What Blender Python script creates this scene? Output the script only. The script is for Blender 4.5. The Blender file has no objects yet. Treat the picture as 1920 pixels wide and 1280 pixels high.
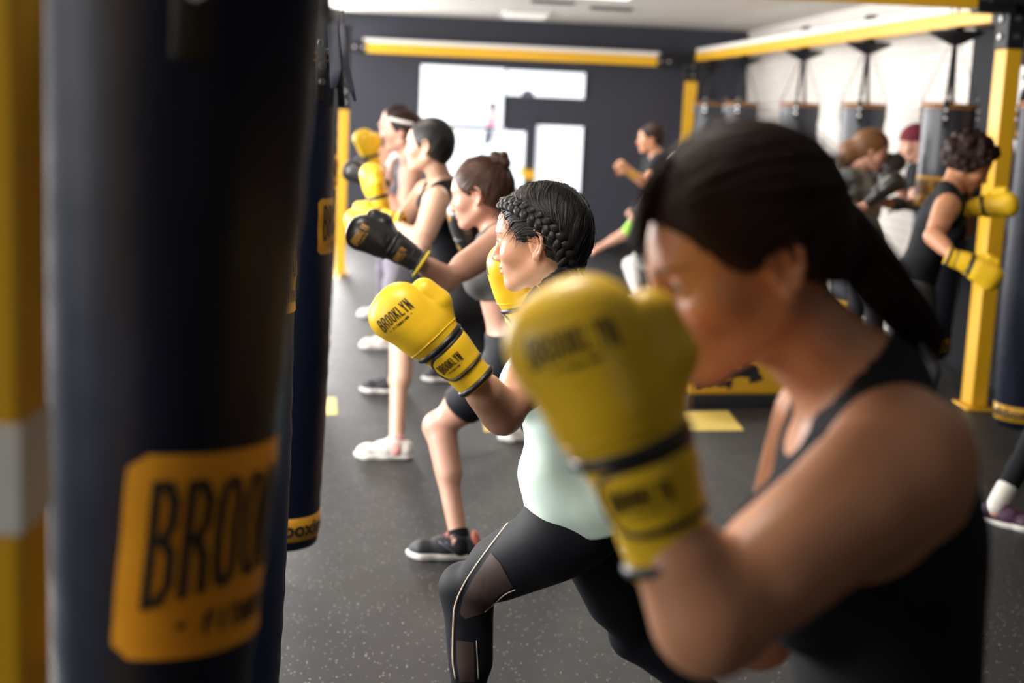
import bpy, bmesh, math, random, os
import numpy as np
from mathutils import Vector, Matrix
from mathutils.bvhtree import BVHTree

# ------------------------------------------------------------------ camera, world, lights, exposure
SC = bpy.context.scene
COL = SC.collection
FPX = 2667.0
CAM = np.array([0.0, 0.0, 1.65])
YAW, PITCH, ROLL = math.radians(3.45), math.radians(9.37), math.radians(2.6)
FWD = np.array([math.sin(YAW)*math.cos(PITCH), math.cos(YAW)*math.cos(PITCH), -math.sin(PITCH)])
_r0 = np.array([math.cos(YAW), -math.sin(YAW), 0.0])
_u0 = np.cross(_r0, FWD)
RIGHT = _r0*math.cos(ROLL) + _u0*math.sin(ROLL)
UP = _u0*math.cos(ROLL) - _r0*math.sin(ROLL)
cd = bpy.data.cameras.new('camera'); co = bpy.data.objects.new('camera', cd); COL.objects.link(co)
m = Matrix(((RIGHT[0], UP[0], -FWD[0], CAM[0]), (RIGHT[1], UP[1], -FWD[1], CAM[1]), (RIGHT[2], UP[2], -FWD[2], CAM[2]), (0, 0, 0, 1)))
co.matrix_world = m
cd.sensor_width = 36; cd.lens = FPX/1920*36; cd.clip_start = 0.05
cd.dof.use_dof = True; cd.dof.focus_distance = 3.15; cd.dof.aperture_fstop = 2.4
SC.camera = co
SC.view_settings.view_transform = 'Standard'; SC.view_settings.look = 'None'
SC.view_settings.gamma = 1.0; SC.view_settings.exposure = 0.0; SC.view_settings.use_curve_mapping = False
w = bpy.data.worlds.new('world'); SC.world = w; w.use_nodes = True
w.node_tree.nodes['Background'].inputs[0].default_value = (0.55, 0.65, 0.8, 1)
w.node_tree.nodes['Background'].inputs[1].default_value = 0.0

def area(name, loc, direction, sx, sy, power, color=(1, 1, 1), spread=math.pi):
    l = bpy.data.lights.new(name, 'AREA'); l.shape = 'RECTANGLE'; l.size = sx; l.size_y = sy
    l.energy = power; l.color = color; l.spread = spread
    o = bpy.data.objects.new(name, l); COL.objects.link(o)
    o.location = loc; o.rotation_euler = Vector(direction).to_track_quat('-Z', 'Y').to_euler()
    return o
# daylight through the windows of the left wall, then added fill lights and unseen ceiling lamps
WIN_Y = [(3.4, 6.6), (7.4, 10.6), (11.4, 15.2)]
for i, (y0, y1) in enumerate(WIN_Y):
    area('window_daylight', (-3.93, (y0+y1)/2, 1.55), (1, 0, -0.12), y1-y0, 1.9, (400, 250, 320)[i], (1.0, 0.97, 0.94))
area('front_fill_light', (2.4, -3.4, 1.7), (-0.25, 1, -0.05), 1.6, 1.6, 5, (1.0, 0.93, 0.85))  # added weak fill behind the camera; the front wall is closed
area('side_fill_light', (-3.93, 0.4, 1.6), (1, 0.12, -0.1), 2.4, 1.9, 105, (1.0, 0.97, 0.93))  # added fill from the near left, brightens gloves and arms facing the camera
area('back_fill_light', (-2.05, 17.0, 1.45), (0, -1, -0.05), 1.7, 1.8, 330, (1.0, 0.97, 0.95))  # added backlight for floor sheen and bag edges, hidden behind the left bags
LAMPS = ((1.2, 9.5, 45), (1.2, 12.6, 45), (-0.35, 2.05, 34), (-0.8, 4.3, 34), (-0.8, 6.8, 30), (2.0, 5.6, 8))  # all out of view; the left ones are added to fill the near row
for (x, y, p) in LAMPS: area('ceiling_fill_light', (x, y, 2.59), (0, 0, -1), 0.9, 0.5, p, (1.0, 0.93, 0.84))

def unit(v):
    v = np.asarray(v, float); return v/(np.linalg.norm(v)+1e-12)
def P(px, py, d):
    return CAM + d*(FWD + RIGHT*(px-960)/FPX + UP*(640-py)/FPX)
def FL(px, py, z=0.0):
    r = FWD + RIGHT*(px-960)/FPX + UP*(640-py)/FPX
    return CAM + r*((z-CAM[2])/r[2])
def depth(p): return float(np.dot(np.asarray(p)-CAM, FWD))
def reach(prev, px, py, L, sign=-1):
    """point on the sight line at distance L from prev; sign -1 nearer the camera, +1 farther"""
    r = FWD + RIGHT*(px-960)/FPX + UP*(640-py)/FPX
    oc = CAM-prev; a = r@r; b = 2*r@oc; c = oc@oc-L*L
    D = b*b-4*a*c
    t = (-b + sign*math.sqrt(max(D, 0)))/(2*a)
    return CAM + r*t

# ------------------------------------------------------------------ materials
MATS = {}
def mat(name, col, rough=0.5, metal=0.0, spec=0.5, coat=0.0, sub=0.0, emit=None, bump=None, var=None, sheen=0.0):
    if name in MATS: return MATS[name]
    mt = bpy.data.materials.new(name); mt.use_nodes = True; nt = mt.node_tree; b = nt.nodes['Principled BSDF']
    b.inputs['Base Color'].default_value = (*col, 1); b.inputs['Roughness'].default_value = rough
    b.inputs['Metallic'].default_value = metal; b.inputs['Specular IOR Level'].default_value = spec
    b.inputs['Coat Weight'].default_value = coat; b.inputs['Coat Roughness'].default_value = 0.15
    b.inputs['Sheen Weight'].default_value = sheen
    if sub:
        b.inputs['Subsurface Weight'].default_value = sub; b.inputs['Subsurface Radius'].default_value = (0.012, 0.005, 0.003)
        b.inputs['Subsurface Scale'].default_value = 1.0
    if emit: b.inputs['Emission Color'].default_value = (*emit[0], 1); b.inputs['Emission Strength'].default_value = emit[1]
    tc = nt.nodes.new('ShaderNodeTexCoord')
    if bump:
        n = nt.nodes.new('ShaderNodeTexNoise'); n.inputs['Scale'].default_value = bump[0]; n.inputs['Detail'].default_value = 5
        bp = nt.nodes.new('ShaderNodeBump'); bp.inputs['Strength'].default_value = bump[1]; bp.inputs['Distance'].default_value = bump[2] if len(bump) > 2 else 0.002
        nt.links.new(tc.outputs['Object'], n.inputs['Vector']); nt.links.new(n.outputs['Fac'], bp.inputs['Height']); nt.links.new(bp.outputs[0], b.inputs['Normal'])
    if var:
        n = nt.nodes.new('ShaderNodeTexNoise'); n.inputs['Scale'].default_value = var[0]; n.inputs['Detail'].default_value = 4
        r = nt.nodes.new('ShaderNodeMix'); r.data_type = 'RGBA'
        r.inputs[6].default_value = (*[c*(1-var[1]) for c in col], 1); r.inputs[7].default_value = (*[min(1, c*(1+var[1])) for c in col], 1)
        nt.links.new(tc.outputs['Object'], n.inputs['Vector']); nt.links.new(n.outputs['Fac'], r.inputs[0]); nt.links.new(r.outputs[2], b.inputs['Base Color'])
    MATS[name] = mt; return mt

def skin_mat(name, col, lip=(0.55, 0.16, 0.15), brow=(0.03, 0.02, 0.015), rough=0.42):
    if name in MATS: return MATS[name]
    mt = mat(name, col, rough, sub=0.12, bump=(260, 0.12, 0.001)); nt = mt.node_tree; b = nt.nodes['Principled BSDF']
    tc = nt.nodes.new('ShaderNodeTexCoord'); n = nt.nodes.new('ShaderNodeTexNoise'); n.inputs['Scale'].default_value = 22; n.inputs['Detail'].default_value = 5
    nt.links.new(tc.outputs['Object'], n.inputs['Vector'])
    base = nt.nodes.new('ShaderNodeMix'); base.data_type = 'RGBA'
    base.inputs[6].default_value = (col[0]*0.94, col[1]*0.86, col[2]*0.82, 1); base.inputs[7].default_value = (min(1, col[0]*1.05), min(1, col[1]*1.1), min(1, col[2]*1.12), 1)
    nt.links.new(n.outputs['Fac'], base.inputs[0]); prev = base.outputs[2]
    for an, c in (('blush', (col[0], col[1]*0.68, col[2]*0.62)), ('lip', lip), ('brow', brow)):
        a = nt.nodes.new('ShaderNodeAttribute'); a.attribute_name = an
        mx = nt.nodes.new('ShaderNodeMix'); mx.data_type = 'RGBA'; mx.inputs[7].default_value = (*c, 1)
        nt.links.new(a.outputs['Fac'], mx.inputs[0]); nt.links.new(prev, mx.inputs[6]); prev = mx.outputs[2]
    nt.links.new(prev, b.inputs['Base Color'])
    return mt

# ------------------------------------------------------------------ objects
def tag(o, label=None, cat=None, group=None, kind=None):
    if label: o['label'] = label
    if cat: o['category'] = cat
    if group: o['group'] = group
    if kind: o['kind'] = kind
    return o
def empty(name, loc, label, cat, group=None, rot=None):
    o = bpy.data.objects.new(name, None); COL.objects.link(o); o.location = tuple(loc); o.empty_display_size = 0.1
    if rot is not None: o.rotation_euler = rot
    return tag(o, label, cat, group)
def link_mesh(name, V, F, material, parent=None, world=False, smooth=True, attrs=None, mats=None, fmat=None):
    """world=True: V is in world space and the parent (unrotated) empty's location is taken off"""
    V = np.asarray(V, float)
    if world and parent is not None:
        l = np.zeros(3); q = parent
        while q is not None: l += np.array(q.location); q = q.parent
        V = V-l
    me = bpy.data.meshes.new(name); F = F.tolist() if hasattr(F, 'tolist') else F
    me.from_pydata(V.tolist(), [], F); me.update()
    for mm in (mats or [material]): me.materials.append(mm)
    if fmat is not None: me.polygons.foreach_set('material_index', np.asarray(fmat, np.int32))
    if smooth: me.polygons.foreach_set('use_smooth', np.ones(len(me.polygons), bool))
    for k, a in (attrs or {}).items():
        at = me.attributes.new(k, 'FLOAT', 'POINT'); at.data.foreach_set('value', np.asarray(a, np.float32))
    o = bpy.data.objects.new(name, me); COL.objects.link(o)
    if parent is not None: o.parent = parent
    return o
class MB:
    def __init__(s): s.V = []; s.F = []
    def add(s, V, F):
        n = len(s.V); s.V += [tuple(v) for v in V]; s.F += [tuple(i+n for i in f) for f in F]; return s
    def box(s, c, size, R=None, bevel=0.0):
        c = np.array(c, float); h = np.array(size, float)/2
        if bevel:
            bm = bmesh.new(); bmesh.ops.create_cube(bm, size=1)
            for v in bm.verts: v.co = Vector(h*2*np.array(v.co))
            bmesh.ops.bevel(bm, geom=bm.edges[:], offset=bevel, segments=2, affect='EDGES', profile=0.6)
            bm.verts.index_update(); V = np.array([v.co[:] for v in bm.verts]); F = [[v.index for v in f.verts] for f in bm.faces]; bm.free()
        else:
            V = np.array([[x, y, z] for x in (-1, 1) for y in (-1, 1) for z in (-1, 1)])*h
            F = [(0, 1, 3, 2), (4, 6, 7, 5), (0, 4, 5, 1), (2, 3, 7, 6), (0, 2, 6, 4), (1, 5, 7, 3)]
        if R is not None: V = V@np.array(R).T
        return s.add(V+c, F)
    def tube(s, pts, rad, n=8, flat=None, closed=False, caps=True):
        pts = np.array(pts, float); m_ = len(pts); rad = np.broadcast_to(np.asarray(rad, float), (m_,))
        T = np.gradient(pts, axis=0) if not closed else (np.roll(pts, -1, 0)-np.roll(pts, 1, 0))
        T = T/(np.linalg.norm(T, axis=1, keepdims=True)+1e-12)
        a = np.array([0, 0, 1.0]) if abs(T[0][2]) < 0.9 else np.array([1.0, 0, 0])
        nrm = unit(np.cross(T[0], a)); V = []
        for i in range(m_):
            nrm = unit(nrm-T[i]*(nrm@T[i])); bn = np.cross(T[i], nrm)
            if flat is not None:
                fd = unit(flat-T[i]*(np.asarray(flat)@T[i])) if np.ndim(flat) == 1 else unit(flat[i]-T[i]*(flat[i]@T[i]))
                sd = np.cross(T[i], fd); w_, h_ = flat_wh
            for j in range(n):
                t = 2*math.pi*j/n
                if flat is not None: V.append(pts[i]+sd*w_*rad[i]*math.cos(t)+fd*h_*rad[i]*math.sin(t))
                else: V.append(pts[i]+rad[i]*(nrm*math.cos(t)+bn*math.sin(t)))
        F = []
        for i in range(m_ if closed else m_-1):
            i2 = (i+1) % m_
            for j in range(n):
                F.append((i*n+j, i*n+(j+1) % n, i2*n+(j+1) % n, i2*n+j))
        if caps and not closed: F += [tuple(range(n))[::-1], tuple((m_-1)*n+j for j in range(n))]
        return s.add(V, F)
    def lathe(s, prof, n=48, c=(0, 0, 0), cap=True):
        V = []; F = []
        for (r, z) in prof:
            for j in range(n): t = 2*math.pi*j/n; V.append((c[0]+r*math.cos(t), c[1]+r*math.sin(t), c[2]+z))
        for i in range(len(prof)-1):
            for j in range(n): F.append((i*n+j, i*n+(j+1) % n, (i+1)*n+(j+1) % n, (i+1)*n+j))
        if cap: F += [tuple(range(n))[::-1], tuple((len(prof)-1)*n+j for j in range(n))]
        return s.add(V, F)
    def build(s, name, material, parent=None, world=False, smooth=False, **k):
        return link_mesh(name, s.V, s.F, material, parent, world, smooth, **k)
flat_wh = (1.0, 0.25)
def rotz(a): c, s_ = math.cos(a), math.sin(a); return np.array([[c, -s_, 0], [s_, c, 0], [0, 0, 1]])

# ------------------------------------------------------------------ signed-distance modelling
class Prim:
    __slots__ = ('f', 'lo', 'hi', 'k', 'op')
    def __init__(s, f, lo, hi, k, op): s.f, s.lo, s.hi, s.k, s.op = f, lo, hi, k, op
def cone(a, b, ra, rb, k=0.02, op='+', cap=False, fl=None, fs=1.0):
    a = np.array(a, np.float32); b = np.array(b, np.float32); ba = b-a; bb = float(ba@ba)+1e-9; L = math.sqrt(bb)
    fd = None if fl is None else np.array(unit(fl), np.float32)
    def f(X, Y, Z):
        x, y, z = X-a[0], Y-a[1], Z-a[2]
        t0 = (x*ba[0]+y*ba[1]+z*ba[2])/bb; t = np.clip(t0, 0, 1)
        dx, dy, dz = x-t*ba[0], y-t*ba[1], z-t*ba[2]
        if fd is not None:
            c = (dx*fd[0]+dy*fd[1]+dz*fd[2])*(fs-1); dx = dx+c*fd[0]; dy = dy+c*fd[1]; dz = dz+c*fd[2]
        d = np.sqrt(dx*dx+dy*dy+dz*dz)-(ra+(rb-ra)*t)
        if cap: d = np.maximum(d, (t0-1)*L)
        return d
    r = max(ra, rb)
    return Prim(f, np.minimum(a, b)-r, np.maximum(a, b)+r, k, op)
def ell(c, r, R=None, k=0.02, op='+'):
    """R: 3x3 with the ellipsoid axes as rows"""
    c = np.array(c, np.float32); r = np.array(r, np.float32); R = np.eye(3) if R is None else np.array(R)
    R = R.astype(np.float32)
    def f(X, Y, Z):
        x, y, z = X-c[0], Y-c[1], Z-c[2]
        u = (x*R[0, 0]+y*R[0, 1]+z*R[0, 2]); v = (x*R[1, 0]+y*R[1, 1]+z*R[1, 2]); w_ = (x*R[2, 0]+y*R[2, 1]+z*R[2, 2])
        k0 = np.sqrt((u/r[0])**2+(v/r[1])**2+(w_/r[2])**2)
        k1 = np.sqrt((u/r[0]**2)**2+(v/r[1]**2)**2+(w_/r[2]**2)**2)+1e-6
        return k0*(k0-1)/k1
    e = np.sqrt((R.T**2)@(r**2))
    return Prim(f, c-e, c+e, k, op)
def axis_pts(lo, hi, h, fine=None, hf=None):
    if fine is None: return np.arange(lo, hi+h, h, dtype=np.float32)
    out = [lo]; 
    while out[-1] < hi:
        x = out[-1]; out.append(x+(hf if fine[0]-h < x < fine[1] else h))
    return np.array(out, np.float32)
def eval_prims(prims, xs, ys, zs, margin=0.03, offset=0.0):
    F = np.full((len(xs), len(ys), len(zs)), 0.2, np.float32)
    for p in prims:
        mg = margin+abs(offset)+p.k
        i0, i1 = np.searchsorted(xs, (p.lo[0]-mg, p.hi[0]+mg)); j0, j1 = np.searchsorted(ys, (p.lo[1]-mg, p.hi[1]+mg)); k0, k1 = np.searchsorted(zs, (p.lo[2]-mg, p.hi[2]+mg))
        if i0 >= i1 or j0 >= j1 or k0 >= k1: continue
        d = p.f(xs[i0:i1, None, None], ys[None, j0:j1, None], zs[None, None, k0:k1])
        A = F[i0:i1, j0:j1, k0:k1]; k = p.k
        if p.op == '+':
            if k > 0:
                h = np.maximum(k-np.abs(A-d), 0)/k; A[...] = np.minimum(A, d)-h*h*k*0.25
            else: A[...] = np.minimum(A, d)
        else:
            if k > 0:
                h = np.maximum(k-np.abs(A+d), 0)/k; A[...] = np.maximum(A, -d)+h*h*k*0.25
            else: A[...] = np.maximum(A, -d)
    if offset: F -= offset
    return F
def surface_nets(F, xs, ys, zs):
    S = F < 0
    c = S[:-1, :-1, :-1].astype(np.int8)
    for dx in (0, 1):
        for dy in (0, 1):
            for dz in (0, 1):
                if dx or dy or dz: c = c+S[dx:S.shape[0]-1+dx, dy:S.shape[1]-1+dy, dz:S.shape[2]-1+dz]
    act = (c > 0) & (c < 8); I, J, K = np.nonzero(act); n = len(I)
    vid = np.full(act.shape, -1, np.int32); vid[I, J, K] = np.arange(n)
    pos = np.zeros((n, 3), np.float32); cnt = np.zeros(n, np.float32)
    val = {}
    for a in (0, 1):
        for b in (0, 1):
            for e in (0, 1): val[a, b, e] = F[I+a, J+b, K+e]
    cx = (xs[I], xs[I+1]); cy = (ys[J], ys[J+1]); cz = (zs[K], zs[K+1])
    for ax in range(3):
        for u in (0, 1):
            for v in (0, 1):
                k0 = [u, v]; k0.insert(ax, 0); k1 = [u, v]; k1.insert(ax, 1)
                f0, f1 = val[tuple(k0)], val[tuple(k1)]; ms = (f0 < 0) != (f1 < 0)
                t = np.where(ms, f0/(np.where(ms, f0-f1, 1)), 0)
                q = [cx[k0[0]], cy[k0[1]], cz[k0[2]]]; lo, hi = ((cx, cy, cz)[ax]); q[ax] = lo+(hi-lo)*t
                for i in range(3): pos[:, i] += np.where(ms, q[i], 0)
                cnt += ms
    pos /= cnt[:, None]
    Q = []
    for ax in range(3):
        sl0 = [slice(None)]*3; sl1 = [slice(None)]*3; sl0[ax] = slice(None, -1); sl1[ax] = slice(1, None)
        A, B = S[tuple(sl0)], S[tuple(sl1)]
        i, j, k = np.nonzero(A != B)
        idx = [i, j, k]; o = [a for a in range(3) if a != ax]
        ok = np.ones(len(i), bool)
        for a in o: ok &= (idx[a] > 0) & (idx[a] < act.shape[a])
        idx = [q[ok] for q in idx]; sgn = A[idx[0], idx[1], idx[2]]
        def g(d0, d1):
            q = [w_.copy() for w_ in idx]; q[o[0]] = q[o[0]]-d0; q[o[1]] = q[o[1]]-d1; return vid[q[0], q[1], q[2]]
        quad = np.stack([g(1, 1), g(0, 1), g(0, 0), g(1, 0)], 1)
        flip = sgn if ax != 1 else ~sgn
        quad[~flip] = quad[~flip][:, ::-1]
        Q.append(quad)
    Q = np.concatenate(Q)
    return pos, Q
def sdf_mesh(prims, h, offset=0.0, keep=None, fine=None, hf=None, pad=0.012, noise=None, lo=None, hi=None):
    L = np.min([p.lo for p in prims if p.op == '+'], 0)-pad-offset-2*h if lo is None else lo
    H = np.max([p.hi for p in prims if p.op == '+'], 0)+pad+offset+2*h if hi is None else hi
    ax = [axis_pts(L[i], H[i], h, None if fine is None else fine[i], hf) for i in range(3)]
    F = eval_prims(prims, *ax, offset=offset)
    if noise is not None: F += noise(ax[0][:, None, None], ax[1][None, :, None], ax[2][None, None, :]).astype(np.float32)
    for kf in (keep or []):
        r = kf(ax[0][:, None, None], ax[1][None, :, None], ax[2][None, None, :]).astype(np.float32)
        kk = 0.006; hh = np.maximum(kk-np.abs(F-r), 0)/kk; F = np.maximum(F, r)+hh*hh*kk*0.25
    F[0] = F[-1] = 0.1; F[:, 0] = F[:, -1] = 0.1; F[:, :, 0] = F[:, :, -1] = 0.1
    return surface_nets(F, *ax)
def half(p, n):     # keep the side the normal points away from
    p = np.array(p, np.float32); n = np.array(unit(n), np.float32)
    return lambda X, Y, Z: (X-p[0])*n[0]+(Y-p[1])*n[1]+(Z-p[2])*n[2]
def out_of(prim):
    return lambda X, Y, Z: -prim.f(X, Y, Z)
# ------------------------------------------------------------------ lettering
GL = {
'B': [[(0,0),(0,1)],[(0,1),(.62,1),(.95,.86),(.95,.66),(.62,.53),(0,.53)],[(.62,.53),(1,.40),(1,.14),(.65,0),(0,0)]],
'R': [[(0,0),(0,1)],[(0,1),(.62,1),(.98,.86),(.98,.64),(.62,.5),(0,.5)],[(.55,.5),(.95,.32),(1,0)]],
'O': [[(.5,1),(.85,.96),(1,.8),(1,.2),(.85,.04),(.5,0),(.15,.04),(0,.2),(0,.8),(.15,.96),(.5,1)]],
'K': [[(0,0),(0,1)],[(1,1),(.08,.42)],[(.35,.6),(1,0)]],
'L': [[(0,1),(0,0),(.95,0)]],
'Y': [[(0,1),(.5,.48),(1,1)],[(.5,.48),(.5,0)]],
'N': [[(0,0),(0,1),(1,0),(1,1)]],
'F': [[(0,0),(0,1),(.95,1)],[(0,.52),(.75,.52)]],
'I': [[(.5,0),(.5,1)]],
'T': [[(0,1),(1,1)],[(.5,1),(.5,0)]],
'X': [[(0,0),(1,1)],[(0,1),(1,0)]],
'G': [[(1,.82),(.85,.96),(.5,1),(.15,.96),(0,.8),(0,.2),(.15,.04),(.5,0),(.85,.04),(1,.2),(1,.48),(.6,.48)]],
'E': [[(.95,1),(0,1),(0,0),(.95,0)],[(0,.52),(.75,.52)]],
}
def word_quads(word, lw, lh, gap, sw, warp=None):
    """flat strips (u right, v up), centred at u = 0; returns verts (u, v) and faces"""
    V, F = [], []
    n = len(word); W = n*lw+(n-1)*gap
    for i, ch in enumerate(word):
        x0 = -W/2+i*(lw+gap); half_w = sw/2
        if ch == '*':
            c = (x0+lw/2, lh*0.5); r = lw*0.5; b = len(V); V.append(c)
            for k in range(10):
                rr = r if k % 2 == 0 else r*0.42; a = math.pi/2+k*math.pi/5; V.append((c[0]+rr*math.cos(a), c[1]+rr*math.sin(a)))
            F += [(b, b+1+k, b+1+(k+1) % 10) for k in range(10)]; continue
        for pl in GL.get(ch, []):
            pts = [(x0+half_w+p[0]*(lw-sw), half_w+p[1]*(lh-sw)) for p in pl]
            for q0, q1 in zip(pts[:-1], pts[1:]):
                dx, dy = q1[0]-q0[0], q1[1]-q0[1]; L = math.hypot(dx, dy)+1e-9; nx, ny = -dy/L*half_w, dx/L*half_w
                ex, ey = dx/L*half_w*.8, dy/L*half_w*.8
                a = (q0[0]-ex, q0[1]-ey); c = (q1[0]+ex, q1[1]+ey); m_ = max(1, int(L/(lh*0.12))); b = len(V)
                for k in range(m_+1):
                    t = k/m_; X, Y = a[0]+(c[0]-a[0])*t, a[1]+(c[1]-a[1])*t
                    V += [(X+nx, Y+ny), (X-nx, Y-ny)]
                F += [(b+2*k, b+2*k+1, b+2*k+3, b+2*k+2) for k in range(m_)]
    if warp: V = [warp(u, v) for u, v in V]
    return V, F
def brooklyn(width, height):
    """the arched word and the small line under it, centred on (0, 0)"""
    lh = height*0.66; n = 8; gap = width*0.022; lw = (width-7*gap)/8
    def warp(u, v):
        e = (abs(u)/(width/2))**2
        bot = -height*0.14*e                 # outer letters reach lower
        return (u, height*0.5-lh+v*(lh-bot)/lh+bot*1.0 if True else v)
    V, F = word_quads('BROOKLYN', lw, lh, gap, lw*0.33, warp)
    g2 = width*0.012; lw2 = width*0.058
    V2, F2 = word_quads('* FITBOXING *', lw2*0.95, height*0.15, g2, lw2*0.34, lambda u, v: (u*0.86, v-height*0.5+height*0.03))
    n0 = len(V); return V+V2, F+[tuple(i+n0 for i in f) for f in F2]
def map_verts(V, F, fn):
    return [fn(u, v) for u, v in V], F
def font_text(txt, size, bold=0.0, slice_w=None, space=1.0):
    cu = bpy.data.curves.new('t', 'FONT'); cu.body = txt; cu.size = size; cu.align_x = 'CENTER'; cu.align_y = 'CENTER'; cu.offset = bold; cu.space_character = space
    o = bpy.data.objects.new('t', cu); COL.objects.link(o); dg = bpy.context.evaluated_depsgraph_get(); me = bpy.data.meshes.new_from_object(o.evaluated_get(dg))
    bm = bmesh.new(); bm.from_mesh(me)
    if slice_w:
        xs = [v.co.x for v in bm.verts]; x = min(xs)+slice_w
        while x < max(xs):
            bmesh.ops.bisect_plane(bm, geom=bm.verts[:]+bm.edges[:]+bm.faces[:], plane_co=(x, 0, 0), plane_no=(1, 0, 0)); x += slice_w
    bm.verts.index_update(); V = [(v.co.x, v.co.y) for v in bm.verts]; F = [tuple(v.index for v in f.verts) for f in bm.faces]; bm.free()
    bpy.data.objects.remove(o); bpy.data.curves.remove(cu); bpy.data.meshes.remove(me)
    return V, F
# ------------------------------------------------------------------ people
class Frame:
    """local -> world: p = o + M @ local (columns of M are the local axes)"""
    def __init__(s, o, x, y, z, sc=1.0): s.o = np.array(o, float); s.M = np.stack([x, y, z], 1).astype(float); s.sc = sc
    def p(s, *v): return s.o+s.M@(np.array(v, float)*s.sc)
    def P(s, V): return s.o+(np.asarray(V, float)*s.sc)@s.M.T
    def inv(s, W): return ((np.asarray(W, float)-s.o)@s.M)/s.sc
    def R(s): return s.M.T
def head_frame(o, fwd, up, sc=1.0):
    f = unit(fwd); u = unit(np.array(up)-f*np.dot(up, f)); l = np.cross(u, f); return Frame(o, f, l, u, sc)
def head_prims(h, detail=True, male=False):
    s = h.sc; R = h.R()
    E = lambda c, r, k=.02, op='+', RR=None: ell(h.p(*c), np.array(r)*s, (R if RR is None else RR), k*s, op)
    C = lambda a, b, ra, rb, k=.02, op='+': cone(h.p(*a), h.p(*b), ra*s, rb*s, k*s, op)
    L = [E((-.012, 0, .036), (.096, .073, .088)), E((-.035, 0, .0), (.06, .062, .06)),
         E((.036, 0, -.018), (.058, .057, .082), .03), E((.05, 0, .045), (.046, .058, .05), .03)]
    for y in (-1, 1):
        L += [C((-.004, y*.05, -.045), (.070, y*.014, -.088), .017, .016, .025), E((.064, y*.040, -.020), (.024, .021, .02), .03)]
    L += [E((.080, 0, -.091), (.018, .019, .016), .02), E((.074, 0, -.052), (.027, .030, .028), .02)]
    if detail:
        L += [C((.083, -.028, .028), (.083, .028, .028), .0125, .0125, .02)]
        for y in (-1, 1): L.append(E((.104, y*.031, .010), (.018, .017, .0125), .014, '-'))
        for y in (-1, 1): L += [E((.0815, y*.031, .010), (.0142, .0150, .0140), .004), C((.094, y*.018, .004), (.099, y*.042, .006), .0035, .003, .006, '-') if False else E((.0975, y*.0315, .0095), (.010, .0135, .0040), .002, '-')]
        L += [C((.094, 0, .020), (.1135, 0, -.024), .0068, .0082, .014), E((.115, 0, -.027), (.0092, .0098, .0085), .008)]
        for y in (-1, 1):
            L += [E((.1035, y*.0125, -.031), (.0105, .0068, .0075), .006)]
            L += [E((.108, y*.0065, -.0375), (.0055, .0032, .0035), .002, '-')]
        L += [E((.0985, 0, -.0505), (.0085, .0225, .0052), .006), E((.0965, 0, -.0625), (.0090, .0200, .0062), .006),
              E((.110, 0, -.0562), (.014, .0235, .0012), .003, '-')]
        for y in (-1, 1):
            sg = y
            L += [E((-.004, sg*.0735, .000), (.015, .0060, .029), .008)]
            hel = []
            for k in range(11):
                a = math.radians(-30+k*24); hel.append((-.006-.0165*math.cos(a)*1.0 if False else -.006+.0165*math.cos(math.radians(-35+k*25)+math.pi/2*0)*(-1), sg*(.081-.0015*math.sin(a)), .006+.0235*math.sin(math.radians(-100+k*25))))
            # the rim runs from the front top over the top and down the back to the lobe
            rim = [(.008, .076, .010), (.010, .080, .022), (.003, .083, .032), (-.008, .085, .035), (-.018, .087, .028), (-.023, .088, .014), (-.021, .087, -.002), (-.015, .084, -.016), (-.007, .081, -.025)]
            for a, b in zip(rim[:-1], rim[1:]): L.append(C((a[0], sg*a[1], a[2]), (b[0], sg*b[1], b[2]), .0036, .0036, .004))
            ah = [(-.006, .080, .022), (-.013, .082, .012), (-.013, .081, -.004), (-.007, .080, -.012)]
            for a, b in zip(ah[:-1], ah[1:]): L.append(C((a[0], sg*a[1], a[2]), (b[0], sg*b[1], b[2]), .0028, .0028, .004))
            L += [E((-.004, sg*.080, -.027), (.009, .0048, .0095), .006), E((-.002, sg*.0845, .001), (.0075, .0075, .0105), .004, '-')]
    else:
        L += [C((.094, 0, .020), (.115, 0, -.026), .008, .011, .014), E((.097, 0, -.056), (.009, .02, .010), .01)]
        for y in (-1, 1): L += [E((.104, y*.031, .010), (.02, .016, .011), .014, '-'), E((-.004, y*.078, .002), (.017, .008, .030), .006)]
    return L
def knee(H, A, px, py, lt=.40, ls=.39):
    r = FWD + RIGHT*(px-960)/FPX + UP*(640-py)/FPX; H = np.array(H); A = np.array(A); d0 = depth(H); best = None
    for d in np.linspace(d0-.6, d0+.6, 241):
        p = CAM+r*d; e = (np.linalg.norm(p-H)-lt)**2+(np.linalg.norm(p-A)-ls)**2
        if best is None or e < best[0]: best = (e, p)
    return best[1]
def under(K, dx=0.0, dy=0.0, h=.08): return np.array([K[0]+dx, K[1]+dy, h])
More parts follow.
